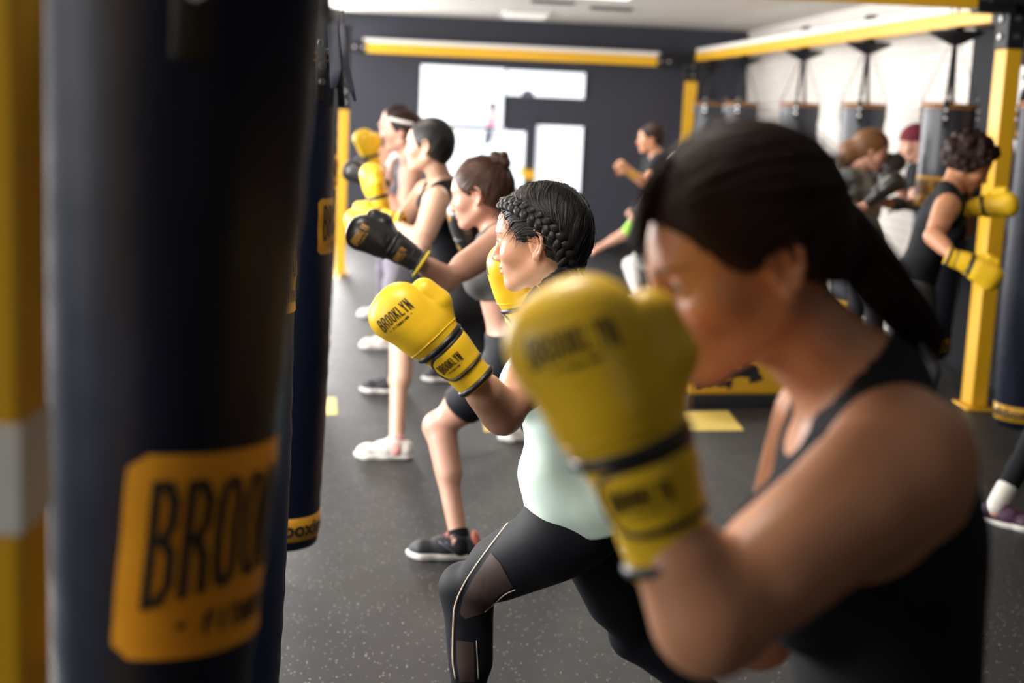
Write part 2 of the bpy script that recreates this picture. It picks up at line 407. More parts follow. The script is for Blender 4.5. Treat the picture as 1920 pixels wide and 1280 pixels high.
class Body:
    """joints in world space; builds skin, and the fields the clothes are cut from"""
    def __init__(s, name, label, head, neck, pelvis, facing, sh=None, arms=None, hips=None, legs=None, scale=1.0, arm_k=1.0, leg_k=1.0, torso_k=1.0,
                 male=False, bust=1.0, root=None, category='person', group=None):
        s.h = head; s.N = np.array(neck, float); s.Pv = np.array(pelvis, float); s.sc = scale; s.male = male; s.bust = bust
        s.up = unit(s.N-s.Pv); f = np.array(facing, float); s.f = unit(f-s.up*(f@s.up)); s.l = np.cross(s.up, s.f)
        hw = .165*scale*(1.1 if male else 1.0); s.S = {'L': s.N+s.l*hw-s.up*.035*scale, 'R': s.N-s.l*hw-s.up*.035*scale}
        if sh: s.S.update({k: np.array(v, float) for k, v in sh.items()})
        hv = hips or {}; s.H = {'L': s.Pv+s.l*.085*scale-s.up*.06*scale, 'R': s.Pv-s.l*.085*scale-s.up*.06*scale}; s.H.update({k: np.array(v, float) for k, v in hv.items()})
        s.arms = arms or {}; s.legs = legs or {}; s.ak, s.lk, s.tk = arm_k*scale, leg_k*scale, torso_k*scale
        r = root if root is not None else (s.Pv[0], s.Pv[1], 0.0)
        s.root = empty(name, r, label, category, group); s.parts = {}
    # --- prim lists
    def torso(s, offset_front=0.0):
        u, f, l, N, Pv, k = s.up, s.f, s.l, s.N, s.Pv, s.tk; L = np.linalg.norm(N-Pv); R = np.stack([f, l, u])
        sh = (s.S['L']+s.S['R'])/2
        T = lambda t, a=0, b=0: Pv+u*L*t+f*a*k+l*b*k
        o = [ell(T(.66, .0), np.array([.100, .138, .175])*k, R, .04), ell(T(.36, .005), np.array([.088, .118, .13])*k, R, .05), ell(T(.04, -.005), np.array([.105, .158, .125])*k, R, .05)]
        for y in (-1, 1):
            o += [ell(T(-.07, -.045, y*.07), np.array([.085, .085, .09])*k, R, .03)]
            if not s.male: o += [ell(T(.62, .082, y*.068), np.array([.052, .060, .058])*k*s.bust, R, .03)]
            else: o += [ell(T(.70, .07, y*.07), np.array([.04, .075, .06])*k, R, .03)]
            S = s.S['L' if y > 0 else 'R']; inner = sh+l*y*.06*k
            o += [cone(inner-u*.01, S, .050*k, .046*k, .03), cone(T(.96, -.015, y*.02), S+u*.01, .045*k, .036*k, .03)]
            o += [cone(T(.72, 0, y*.09), S-u*.03*k, .07*k, .048*k, .04)]
        return o
    def neck_prims(s):
        hb = s.h.p(-.018, 0, -.045); return [cone(s.N-s.up*.03, hb, .056*s.sc*(1.12 if s.male else 1), .051*s.sc*(1.12 if s.male else 1), .03)]
    def arm(s, side, off=0.0, t1=1.0, fore=True):
        S = s.S[side]; E, W = s.arms[side][:2]; k = s.ak; E = np.array(E, float); W = np.array(W, float); d = E-S
        bend = unit(unit(S-E)+unit(W-E)); g = -bend
        o = [cone(S, S+d*t1, .049*k, (.049-.012*t1)*k+off, .03, cap=t1 < 1), cone(S-d*.02, S+d*.12, .057*k, .053*k, .03)]
        o[0] = cone(S, S+d*t1, .049*k+off, (.049-.012*t1)*k+off, .03, cap=t1 < 1); o[1] = cone(S-d*.02, S+d*min(.12, t1), .057*k+off, .053*k+off, .03)
        if t1 >= 1:
            c = S+d*.52
            o += [cone(S+d*.3+bend*.008, S+d*.68+bend*.012, .044*k, .040*k, .03), cone(S+d*.28-bend*.012, S+d*.7-bend*.006, .042*k, .036*k, .03)]
        if fore and t1 >= 1:
            e = W-E; o += [cone(E, W, .038*k+off, .0265*k+off, .025), cone(E+e*.12, E+e*.45, .043*k+off, .037*k+off, .02), ell(E+g*.008*k, np.array([.03, .03, .03])*k, None, .02)]
        return o
    def leg(s, side, off=0.0, t1=1.0):
        H = s.H[side]; K, A, toe = [np.array(v, float) for v in s.legs[side][:3]]; k = s.lk; d = K-H; e = A-K
        bd = unit(unit(K-H)+unit(K-A)) if np.linalg.norm(np.cross(unit(d), unit(e))) > .05 else unit(toe)
        o = [cone(H, H+d*t1, .088*k+off, (.088-.034*t1)*k+off, .035, cap=t1 < 1)]
        o += [cone(H+d*min(.15, t1*.6), H+d*min(.6, t1)+bd*.012, .085*k+off, .071*k+off, .04, cap=t1 < .6)]
        if t1 >= 1:
            back = unit(-bd+unit(e)*(bd@unit(e)))
            o += [cone(K, A, .050*k+off, .034*k+off, .03), cone(K+e*.14+back*.016, K+e*.42+back*.018, .050*k+off, .043*k+off, .035), ell(K+bd*.010, np.array([.047, .047, .05])*k+off, None, .03)]
        return o
    def foot(s, side):
        K, A, toe = [np.array(v, float) for v in s.legs[side][:3]]; t = unit(toe); dn = s.footdown(side)
        return [cone(A, A+dn*.045-t*.03, .034, .030, .02), cone(A+dn*.02+t*.01, A+t*.12+dn*.062, .034, .026, .02), cone(A+t*.12+dn*.062, A+t*.16+dn*.068, .026, .018, .02)]
    def footdown(s, side):
        t = unit(s.legs[side][2]); z = np.array([0, 0, 1.0]); n = unit(z-t*(z@t)); return -n
    def hand(s, side, curl=.5):
        E, W = s.arms[side][:2]; spec = s.arms[side][2] if len(s.arms[side]) > 2 else {}; W = np.array(W, float); a = unit(spec.get('dir', unit(W-np.array(E)))); n = unit(spec.get('n', (0, -1, 0))); n = unit(n-a*(n@a)); t = np.cross(n, a)*spec.get('thumb', 1)
        k = s.sc*.98; o = [cone(W, W+a*.02, .026*k, .026*k, .02), ell(W+a*.055*k, np.array([.045, .040, .016])*k, np.stack([a, t, n]), .02)]
        curl = spec.get('curl', curl)
        for i, (off, L) in enumerate(((.030, .072), (.010, .080), (-.010, .074), (-.029, .058))):
            p = W+a*.088*k+t*off*k; dr = a; r = .0092*k
            for j in range(3):
                ang = curl*(.5+.5*j); dr2 = unit(dr*math.cos(ang)-n*math.sin(ang)*1.0) if j == 0 else unit(dr*math.cos(ang)-unit(np.cross(dr, t)*np.sign(np.cross(dr, t)@n or 1))*math.sin(ang))
                q = p+dr2*L*k*(.46, .30, .24)[j]; o.append(cone(p, q, r, r*.9, .006)); p, dr, r = q, dr2, r*.9
        p = W+a*.025*k+t*.028*k; q = p+unit(a*.6+t*.7-n*.2)*.04*k; o += [cone(p, q, .0125*k, .0105*k, .01), cone(q, q+unit(a*.8+t*.15-n*.4)*.032*k, .0105*k, .0085*k, .006)]
        return o
    # --- building
    def skin(s, material, h=.007, hf=None, detail=True, hands=(), feet=True, extra=()):
        pr = []
        for sd in s.legs: pr += s.leg(sd)+(s.foot(sd) if feet else [])
        for sd in s.arms: pr += s.arm(sd)
        pr += s.torso()+s.neck_prims()+list(extra)
        for sd in hands: pr += s.hand(sd)
        for sd in s.arms:
            if sd not in hands:
                W = np.array(s.arms[sd][1], float); pr += [ell(W, (.026*s.sc,)*3, None, .01)]
        hp = head_prims(s.h, detail); pr += hp
        fine = None
        if hf:
            lo = np.min([p.lo for p in hp if p.op == '+'], 0); hi = np.max([p.hi for p in hp if p.op == '+'], 0); fine = [(lo[i]-.004, hi[i]+.004) for i in range(3)]
        V, F = sdf_mesh(pr, h, fine=fine, hf=hf)
        q = s.h.inv(V); near = (np.abs(q) < .16).all(1)
        def g(c, r): return np.clip(1.35-np.sqrt((((q-np.array(c))/np.array(r))**2).sum(1)), 0, 1)*near
        lip = np.clip(np.maximum(g((.100, 0, -.0495), (.012, .020, .0050)), g((.098, 0, -.0630), (.012, .018, .0058)))*2.2, 0, 1)*(q[:, 0] > .085)
        yb = np.abs(q[:, 1]); arch = .0265+.006*np.sin(np.clip((yb-.010)/.042, 0, 1)*2.4); br = np.clip(1.4-np.abs(q[:, 2]-arch)/(.0034*np.clip(1.25-(yb-.01)/.05, .35, 1)), 0, 1)*((yb > .009) & (yb < .052) & (q[:, 0] > .045))*near
        if s.male: br = br
        blush = np.clip(g((.075, .045, -.02), (.03, .025, .022))+g((.075, -.045, -.02), (.03, .025, .022))+g((.118, 0, -.03), (.012, .014, .012))*.8+g((-.01, .085, .0), (.03, .015, .035))*.8+g((-.01, -.085, .0), (.03, .015, .035))*.8, 0, 1)*.45
        o = link_mesh('body', V, F, material, s.root, True, True, {'lip': lip, 'brow': br*.8, 'blush': blush}); s.parts['body'] = o
        if detail: s.eyes()
        return o
    def eyes(s):
        mw = mat('eye_white', (.72, .68, .65), .15, spec=.6); mi = mat('iris_brown', (.045, .022, .012), .1, spec=.8)
        for y in (-1, 1):
            c = np.array([.0815, y*.031, .010]); V = []; F = []; fm = []; n = 16
            for i in range(n+1):
                th = math.pi*i/n
                for j in range(n*2):
                    ph = math.pi*j/n; V.append(c+.0128*np.array([math.cos(th), math.sin(th)*math.cos(ph), math.sin(th)*math.sin(ph)]))
            for i in range(n):
                for j in range(n*2): F.append((i*2*n+j, i*2*n+(j+1) % (2*n), (i+1)*2*n+(j+1) % (2*n), (i+1)*2*n+j)); fm.append(1 if i < 3 else 0)
            link_mesh('eye', s.h.P(V), F, mw, s.root, True, True, mats=[mw, mi], fmat=fm)
            # lashes and lid line
            b = MB(); pts = [s.h.p(.0935-.0022*abs(t)**2*1.5+.003, y*(.031+.0125*t), .0135-.0022*t*t) for t in np.linspace(-1, 1, 9)]
            b.tube(pts, .0009*s.h.sc, 5); b.build('eyelash', mat('lash_black', (.01, .008, .008), .5), s.root, world=True, smooth=True)
    def cloth(s, name, prims, material, offset=.005, keep=(), h=.006, noise=None, label=None, parent=None):
        V, F = sdf_mesh(prims, h, offset=offset, keep=list(keep), noise=noise)
        o = link_mesh(name, V, F, material, parent or s.root, True, True); 
        if label: o['label'] = label
        s.parts[name] = o; return o
    def armholes(s, r=.068, out=.16, inn=0.0, up=.0):
        k = s.tk; o = []
        for sd, y in (('L', 1), ('R', -1)):
            S = s.S[sd]; o.append(out_of(cone(S+s.l*y*inn*k+s.up*up, S+s.l*y*out+s.up*(.06+up), r*k, (r+.05)*k)))
        return o
    def neckline(s, front=.05, r=.066, low=.03):
        k = s.tk; return [out_of(cone(s.N+s.f*.02*k-s.up*.0*k, s.h.p(-.01, 0, -.05), r*k, (r+.03)*k)), out_of(ell(s.N+s.f*.085*k-s.up*low*k, (r*k*.85,)*3))]
    def tank(s, material, name='tank_top', hem=-.02, offset=.006, h=.006, r=.068, inn=0.0, neck_low=.03, noise=None, label=None, top=None, keep=(), nr=.066):
        kp = s.armholes(r, inn=inn)+s.neckline(low=neck_low, r=nr)+[half(s.Pv+s.up*hem, -s.up)]+list(keep)
        if top is not None: kp.append(half(s.N-s.up*top, s.up))
        return s.cloth(name, s.torso(), material, offset, kp, h, noise, label)
    def tee(s, material, name='t_shirt', hem=-.05, offset=.010, sleeve=.55, h=.008, noise=None, label=None):
        pr = s.torso()
        for sd in s.arms: pr += s.arm(sd, .012, sleeve, False)
        return s.cloth(name, pr, material, offset, [out_of(cone(s.N+s.f*.01+s.up*.02, s.h.p(0, 0, -.02), .055*s.tk, .09)), half(s.Pv+s.up*hem, -s.up)], h, noise, label)
    def pelvis_prims(s):
        t = s.torso(); return [t[1], t[2], t[3], t[3+(len(t)-3)//2]]
    def bottoms(s, material, name='leggings', t1=1.0, offset=.004, waist=.10, ankle=.10, h=.007, flare=0.0, label=None):
        pr = s.pelvis_prims()
        for sd in s.legs: pr += s.leg(sd, flare, t1)
        kp = [half(s.Pv+s.up*waist, s.up)]
        if t1 >= 1: kp.append(lambda X, Y, Z: (ankle-Z)+0*X+0*Y)
        return s.cloth(name, pr, material, offset, kp, h, None, label)
# ------------------------------------------------------------------ hair
def cap_prims(h, grow=.0, back=True):
    R = h.R(); s = h.sc; E = lambda c, r, k=.02: ell(h.p(*c), (np.array(r)+grow)*s, R, k)
    o = [E((-.012, 0, .038), (.106, .082, .097))]
    if back: o += [E((-.043, 0, -.008), (.064, .070, .072), .03)]
    return o
def hair_keep(h, p1=(.050, 0, .030), n1=(.80, 0, -.60), p2=(-.012, 0, -.020), n2=(.6, 0, -.8)):
    k = [half(h.p(*p1), h.M@np.array(n1)), half(h.p(*p2), h.M@np.array(n2))]
    k.append(out_of(cone(h.p(-.004, -.1, -.004), h.p(-.004, -.068, -.004), .027*h.sc, .027*h.sc)))
    k.append(out_of(cone(h.p(-.004, .1, -.004), h.p(-.004, .068, -.004), .027*h.sc, .027*h.sc)))
    return k
def groove(h, freq=260, amp=.0010, axis=(0, 1, .35)):
    a = h.M@unit(axis); b = h.M@unit((1, .2, -.3)); o = h.o
    def f(X, Y, Z):
        x, y, z = X-o[0], Y-o[1], Z-o[2]; u = x*a[0]+y*a[1]+z*a[2]; v = x*b[0]+y*b[1]+z*b[2]
        return amp*(np.sin(u*freq+3*np.sin(v*28))+.5*np.sin(u*freq*2.3+1+2*np.sin(v*40)))
    return f
def strands(h, base, flow, n, material, parent, seed=1, steps=14, step=.006, rad=.0007, lift=.0010, sel=None, jitter=.12, fly=.04):
    """thin tapered hairs combed over the hair mesh along a flow field given in head coordinates"""
    rng = np.random.default_rng(seed); me = base.data; W = np.array([v.co[:] for v in me.vertices])
    bv = BVHTree.FromPolygons([tuple(v) for v in W], [tuple(p.vertices) for p in me.polygons])
    off = np.zeros(3); q = base.parent
    while q is not None: off += np.array(q.location); q = q.parent
    loc = h.inv(W+off); idx = np.arange(len(W)) if sel is None else np.nonzero(sel(loc))[0]
    V = []; F = []
    for i in rng.choice(idx, n):
        p = W[i].copy(); pts = []; ph = rng.random()*6; up = lift*(1+rng.random()*1.4); wild = rng.random() < fly
        last = None
        for j in range(steps):
            hit = bv.find_nearest(Vector(p)); c, nn = np.array(hit[0]), np.array(hit[1])
            l = h.inv(c+off); d = flow(l)
            if d is None: break
            d = h.M@unit(d); d = unit(d-nn*(d@nn)+jitter*rng.normal(size=3)*.5)
            pts.append((c+nn*(up*(1+(j*.5 if wild else 0))), nn)); p = c+d*step
        if len(pts) < 4: continue
        m_ = len(pts); P_ = np.array([a for a, _ in pts]); N_ = np.array([b for _, b in pts]); T = np.gradient(P_, axis=0)
        S_ = np.cross(T, N_); S_ /= np.linalg.norm(S_, axis=1, keepdims=True)+1e-9; r = rad*(.5+rng.random())*np.sin(np.linspace(.35, math.pi-.12, m_))
        b = len(V)
        for a in range(m_):
            V += [tuple(P_[a]-S_[a]*r[a]*1.6), tuple(P_[a]+N_[a]*r[a]), tuple(P_[a]+S_[a]*r[a]*1.6)]
        for a in range(m_-1):
            F += [(b+3*a, b+3*a+1, b+3*a+4, b+3*a+3), (b+3*a+1, b+3*a+2, b+3*a+5, b+3*a+4)]
    return link_mesh('hair_strands', V, F, material, parent, False, True)
def braid(path, normals, width, material, parent, turns, taper=None, name='braid', r=.42):
    path = np.array(path, float); t = np.linspace(0, 1, len(path)); tt = np.linspace(0, 1, int(turns*26))
    Q = np.stack([np.interp(tt, t, path[:, i]) for i in range(3)], 1)
    for _ in range(14): Q[1:-1] = (Q[:-2]+2*Q[1:-1]+Q[2:])/4
    Nn = np.stack([np.interp(tt, t, np.array(normals)[:, i]) for i in range(3)], 1)
    T = np.gradient(Q, axis=0); T /= np.linalg.norm(T, axis=1, keepdims=True); B = np.cross(T, Nn); B /= np.linalg.norm(B, axis=1, keepdims=True); Nn = np.cross(B, T)
    wv = width*(np.ones(len(tt)) if taper is None else np.interp(tt, [0, .5, 1], taper)); mb = MB()
    for k in range(3):
        ph = 2*math.pi*k/3; a = tt*turns*2*math.pi+ph
        C_ = Q+B*(np.sin(a)*wv*.46)[:, None]+Nn*(np.sin(2*a)*wv*.13)[:, None]
        TT = np.gradient(C_, axis=0); TT /= np.linalg.norm(TT, axis=1, keepdims=True)
        n = 14; V = []; 
        for i in range(len(tt)):
            s1 = unit(np.cross(TT[i], Nn[i])); s2 = np.cross(s1, TT[i]); rr = wv[i]*r
            for j in range(n):
                th = 2*math.pi*j/n; g = 1+.10*math.cos(5*th+i*.12)
                V.append(C_[i]+s1*rr*.84*g*math.cos(th)+s2*rr*.46*g*math.sin(th))
        F = [(i*n+j, i*n+(j+1) % n, (i+1)*n+(j+1) % n, (i+1)*n+j) for i in range(len(tt)-1) for j in range(n)]+[tuple(range(n))[::-1], tuple((len(tt)-1)*n+j for j in range(n))]
        mb.add(V, F)
    return mb.build(name, material, parent, world=True, smooth=True)
def hank(pts, r0, r1, material, parent, name='ponytail', n=60, seed=3, spread=1.0):
    """a loose lock: many fine tapering hairs around a solid core"""
    rng = np.random.default_rng(seed); pts = np.array(pts, float); t = np.linspace(0, 1, len(pts)); tt = np.linspace(0, 1, 22)
    Q = np.stack([np.interp(tt, t, pts[:, i]) for i in range(3)], 1)
    for _ in range(6): Q[1:-1] = (Q[:-2]+2*Q[1:-1]+Q[2:])/4
    R_ = (r0+(r1-r0)*tt)*(.55+.45*np.sin(np.clip(tt*1.5+.25, 0, 1)*math.pi/2)); mb = MB(); mb.tube(Q, R_*.8*np.clip((1.02-tt)*3, .05, 1), 12)
    T = np.gradient(Q, axis=0); A = np.cross(T, (.3, .2, 1)); A /= np.linalg.norm(A, axis=1, keepdims=True); B = np.cross(T, A); B /= np.linalg.norm(B, axis=1, keepdims=True)
    for i in range(n):
        a = rng.random()*6.28; q = .75+.3*rng.random(); w_ = spread*rng.random(); tw = rng.normal()*.6
        C_ = Q+A*(R_*q*(1+w_*tt*.5)*np.cos(a+tw*tt))[:, None]+B*(R_*q*(1+w_*tt*.5)*np.sin(a+tw*tt))[:, None]
        mb.tube(C_, r0*.09*np.sin(np.linspace(.6, math.pi-.03, 22)), 4)
    return mb.build(name, material, parent, world=True, smooth=True)

# ------------------------------------------------------------------ boxing glove (local: x to the knuckles, y thumb side, z back of the hand)
def _glove_mitt():
    # one closed shape: padded mitt, thumb, neck and cuff
    E = lambda c, r, k=.03, a=0: ell(c, r, np.array([[math.cos(a), 0, -math.sin(a)], [0, 1, 0], [math.sin(a), 0, math.cos(a)]]), k)
    p = [cone((.0, 0, 0), (.105, 0, 0), .045, .050, 0, fl=(0, 0, 1), fs=1.10),
         cone((.10, 0, 0), (.155, -.004, 0), .047, .054, .02, fl=(0, 0, 1), fs=1.1),
         cone((.160, -.014, 0), (.243, -.030, 0), .052, .046, .03, fl=(0, 0, 1), fs=1.04), cone((.240, -.046, .002), (.246, -.006, .004), .046, .048, .02), E((.205, -.012, .014), (.080, .060, .046), .03), E((.232, -.022, -.026), (.052, .058, .042), .02),
         cone((.145, .030, -.004), (.192, .056, -.006), .030, .033, .016), cone((.192, .056, -.006), (.232, .052, -.004), .033, .030, .003)]
    p.append(cone((.250, -.060, -.085), (.250, .03, -.085), .010, .010, .012, '-'))
    p.append(cone((.130, -.065, .0), (.130, -.068, .0), .012, .012, .02, '-') if False else cone((-.06, 0, 0), (.004, 0, 0), .041, .036, .004, '-'))
    return p
GLOVE = None
def glove_geo():
    global GLOVE
    if GLOVE: return GLOVE
    V, F = sdf_mesh(_glove_mitt(), .0025, lo=np.array([-.012, -.11, -.1]), hi=np.array([.32, .12, .09]))
    V = V.astype(float)
    bv = BVHTree.FromPolygons([tuple(v) for v in V], [tuple(f) for f in F.tolist()])
    def surf(x, th, off=0.0, cy=0.0, cz=0.0):
        d = np.array([0, math.cos(th), math.sin(th)]); o = np.array([x, cy, cz])+d*.2
        hit = bv.ray_cast(Vector(o), Vector(-d), .25)
        q = np.array(hit[0]) if hit[0] is not None else np.array([x, cy, cz])+d*.045
        return q+d*off
    parts = {'shell': (V, F)}
    # strap: wraps the cuff and ends in a rounded tab on the back of the hand
    x0, x1 = .040, .110; xm = (x0+x1)/2; hw = (x1-x0)/2; tab = math.radians(158); r = .050
    TH = np.linspace(math.radians(-150), tab, 70); SV = []; SF = []
    def halfw(th):
        e = (tab-th)*r
        return hw*math.sqrt(max(0.0, 1-(1-min(1, e/(hw*1.0)))**2)) if e < hw else hw
    n = 9
    for th in TH:
        w_ = max(halfw(th), .0008)
        for j in range(n):
            u = -1+2*j/(n-1); SV.append(surf(xm+w_*u*1.0, th, .0030-.0012*abs(u)**3))
    for i in range(len(TH)-1):
        for j in range(n-1): SF.append((i*n+j, i*n+j+1, (i+1)*n+j+1, (i+1)*n+j))
    parts['strap'] = (np.array(SV), SF)
    mb = MB(); edge = [surf(xm+halfw(th), th, .0026) for th in TH]+[surf(xm-halfw(th), th, .0026) for th in TH[::-1]]
    E_ = np.array(edge)
    for _ in range(2): E_[1:-1] = (E_[:-2]+2*E_[1:-1]+E_[2:])/4
    mb.tube(E_, .0032, 8); parts['strap_piping'] = (np.array(mb.V), mb.F)
    for x, rr, off in ((.121, .0078, -.0012), (.001, .0070, .0)):
        ring = np.array([surf(x, t, off) for t in np.linspace(0, 2*math.pi, 48, endpoint=False)])
        for _ in range(3): ring = (np.roll(ring, 1, 0)+2*ring+np.roll(ring, -1, 0))/4
        mb = MB(); mb.tube(ring, rr, 8, closed=True); parts[{.121: 'wrist_binding', .001: 'cuff_binding'}[x]] = (np.array(mb.V), mb.F)
    for sg in (1, -1):
        # lettering on the mitt and on the strap
        TV, TF = brooklyn(.084, .040); R1 = .060
        q = [surf(.238+v, math.radians(100)-sg*u/R1, .0007, cy=-.018) for u, v in TV]
        TV2, TF2 = brooklyn(.064, .032)
        def sp(u, v): return surf(xm+v, math.radians(105)-sg*u/.052, .0056)
        parts['lettering%d' % sg] = (np.array(q), TF); parts['strap_lettering%d' % sg] = (np.array([sp(u, v) for u, v in TV2]), TF2)
    # stitched seam: a thin ridge across the wrist of the mitt
    mb = MB(); ring = np.array([surf(.140+.006*math.sin(t), t, .0002) for t in np.linspace(0, 2*math.pi, 60, endpoint=False)]); mb.tube(ring, .0014, 6, closed=True)
    parts['seam'] = (np.array(mb.V), mb.F)
    GLOVE = parts; return parts
def glove(parent, W, a, t, n_view, color='yellow', sc=1.0, letters=True, name='boxing_glove', label=None, off=.045):
    """W wrist joint, a towards the knuckles, t thumb side, n_view the back of the hand; the cuff starts `off` before the wrist"""
    g = glove_geo(); a = unit(a); t = unit(np.array(t)-a*np.dot(t, a)); n = np.cross(a, t)
    if np.dot(n, n_view) < 0: n = -n
    det = np.dot(np.cross(a, t), n); fr = Frame(np.array(W)-a*off*sc, a, t, n, sc)
    my = mat('glove_yellow', (.90, .565, .018), .42, coat=.12, bump=(55, .10, .003)); mk = mat('glove_black', (.012, .012, .014), .42, coat=.15)
    shell_m = my if color == 'yellow' else mat('glove_black_leather', (.018, .017, .017), .35, coat=.3, bump=(55, .1, .003)); trim = mk
    ink = mat('glove_ink', (.018, .014, .012), .5) if color == 'yellow' else mat('glove_gold_ink', (.55, .28, .04), .45)
    def put(nm, key, m_, par):
        V, F = g[key]; F = F.tolist() if hasattr(F, 'tolist') else F
        F = [tuple(f) if det > 0 else tuple(f[::-1]) for f in F]
        return link_mesh(nm, fr.P(V), F, m_, par, True, True)
    o = put(name, 'shell', shell_m, parent)
    if label: o['label'] = label
    st = put('strap', 'strap', shell_m, o); [put('binding', k_, trim, o) for k_ in ('strap_piping', 'wrist_binding', 'cuff_binding')]; put('seam', 'seam', shell_m, o)
    if letters: put('strap_lettering', 'strap_lettering%d' % (-1 if det > 0 else 1), ink, o); put('lettering', 'lettering%d' % (-1 if det > 0 else 1), ink, o)
    md = st.modifiers.new('thickness', 'SOLIDIFY'); md.thickness = .0025; md.offset = 0
    return o

# ------------------------------------------------------------------ shoes (local: x to the toe, z up, sole at z = 0, ankle at (0, 0, .075))
SHOE = None
def shoe_geo():
    global SHOE
    if SHOE: return SHOE
    lo = np.array([-.09, -.07, -.02]); hi = np.array([.22, .07, .14]); zcap = lambda z: half((0, 0, z), (0, 0, 1)); zfl = lambda z: half((0, 0, z), (0, 0, -1))
    sole = [cone((-.045, 0, .03), (.06, 0, .02), .036, .036, .02), cone((.05, .004, .02), (.13, .006, .02), .038, .045, .02), cone((.13, .006, .02), (.165, .0, .024), .045, .030, .02)]
    S = sdf_mesh(sole, .004, lo=lo, hi=hi, keep=[zcap(.026), zfl(0.0)])
    up = [cone((-.042, 0, .05), (-.040, 0, .085), .034, .026, .02), cone((-.04, 0, .04), (.05, 0, .035), .033, .034, .02), cone((.05, .004, .035), (.135, .006, .030), .036, .036, .02), cone((.135, .006, .03), (.160, 0, .028), .036, .024, .02),
          cone((-.005, 0, .075), (.07, 0, .055), .032, .028, .02), cone((0, 0, .07), (0, 0, .095), .036, .036, .01), cone((.005, 0, .10), (-.005, 0, .15), .028, .03, .004, '-')]
    U = sdf_mesh(up, .004, lo=lo, hi=hi, keep=[zfl(.020), half((0, 0, .098), (-.25, 0, 1))])
    mb = MB()
    for i in range(6):
        x = .022+i*.016; z = .101-i*.0082; sg = 1 if i % 2 else -1
        mb.tube([(x, -.020, z-.008), (x+.004*sg, 0, z+.006), (x+.006, .020, z-.008)], .0034, 6)
    for sg in (-1, 1): mb.tube([(.012, 0, .092), (.016, sg*.022, .10), (.03, sg*.03, .088), (.022, sg*.012, .09)], .0026, 5)
    stripe = MB(); bv = BVHTree.FromPolygons([tuple(v) for v in U[0].astype(float)], [tuple(f) for f in U[1].tolist()])
    for sg in (-1, 1):
        for x0, x1 in ((-.01, .03), (.012, .052)):
            pts = []
            for t in np.linspace(0, 1, 8):
                x = x0+(x1-x0)*t+.02*t*t; z = .03+.04*t; hit = bv.ray_cast(Vector((x, sg*.1, z)), Vector((0, -sg, 0)))
                if hit[0] is not None: pts.append(np.array(hit[0])+np.array([0, sg*.001, 0]))
            if len(pts) > 3: stripe.tube(pts, .0028, 5)
    SHOE = {'sole': S, 'upper': U, 'laces': (np.array(mb.V), mb.F), 'stripe': (np.array(stripe.V), stripe.F)}
    return SHOE
def shoe(body, side, upper, sole, laces=None, stripe=None, sc=1.0, heel=None, heel_m=None):
    g = shoe_geo(); K, A, toe = [np.array(v, float) for v in body.legs[side][:3]]; t = unit(toe); z = -body.footdown(side); y = np.cross(z, t)
    fr = Frame(A-z*.075*sc, t, y, z, sc); o = link_mesh('shoe', fr.P(g['upper'][0]), g['upper'][1], upper, body.root, True, True)
    for nm, m_ in (('sole', sole), ('laces', laces), ('stripe', stripe)):
        if m_: link_mesh('side_stripe' if nm == 'stripe' else nm, fr.P(g[nm][0]), g[nm][1], m_, o, True, True)
    if heel_m: 
        V, F = sdf_mesh([cone((-.052, 0, .045), (-.048, 0, .085), .030, .024, .01)], .004, lo=np.array([-.1, -.05, 0]), hi=np.array([0, .05, .13]), offset=.002, keep=[half((-.045, 0, 0), (1, 0, 0)), half((0, 0, .03), (0, 0, -1))])
        link_mesh('heel_counter', fr.P(V), F, heel_m, o, True, True)
    return o
def sock(body, side, m_, z0=.05, top=.06, r=.037):
    K, A = [np.array(v, float) for v in body.legs[side][:2]]; e = unit(K-A)
    V, F = sdf_mesh([cone(A-e*.03, A+e*top, r, r+.003)], .005, keep=[half(A+e*top, e)]); return link_mesh('sock', V, F, m_, body.root, True, True)
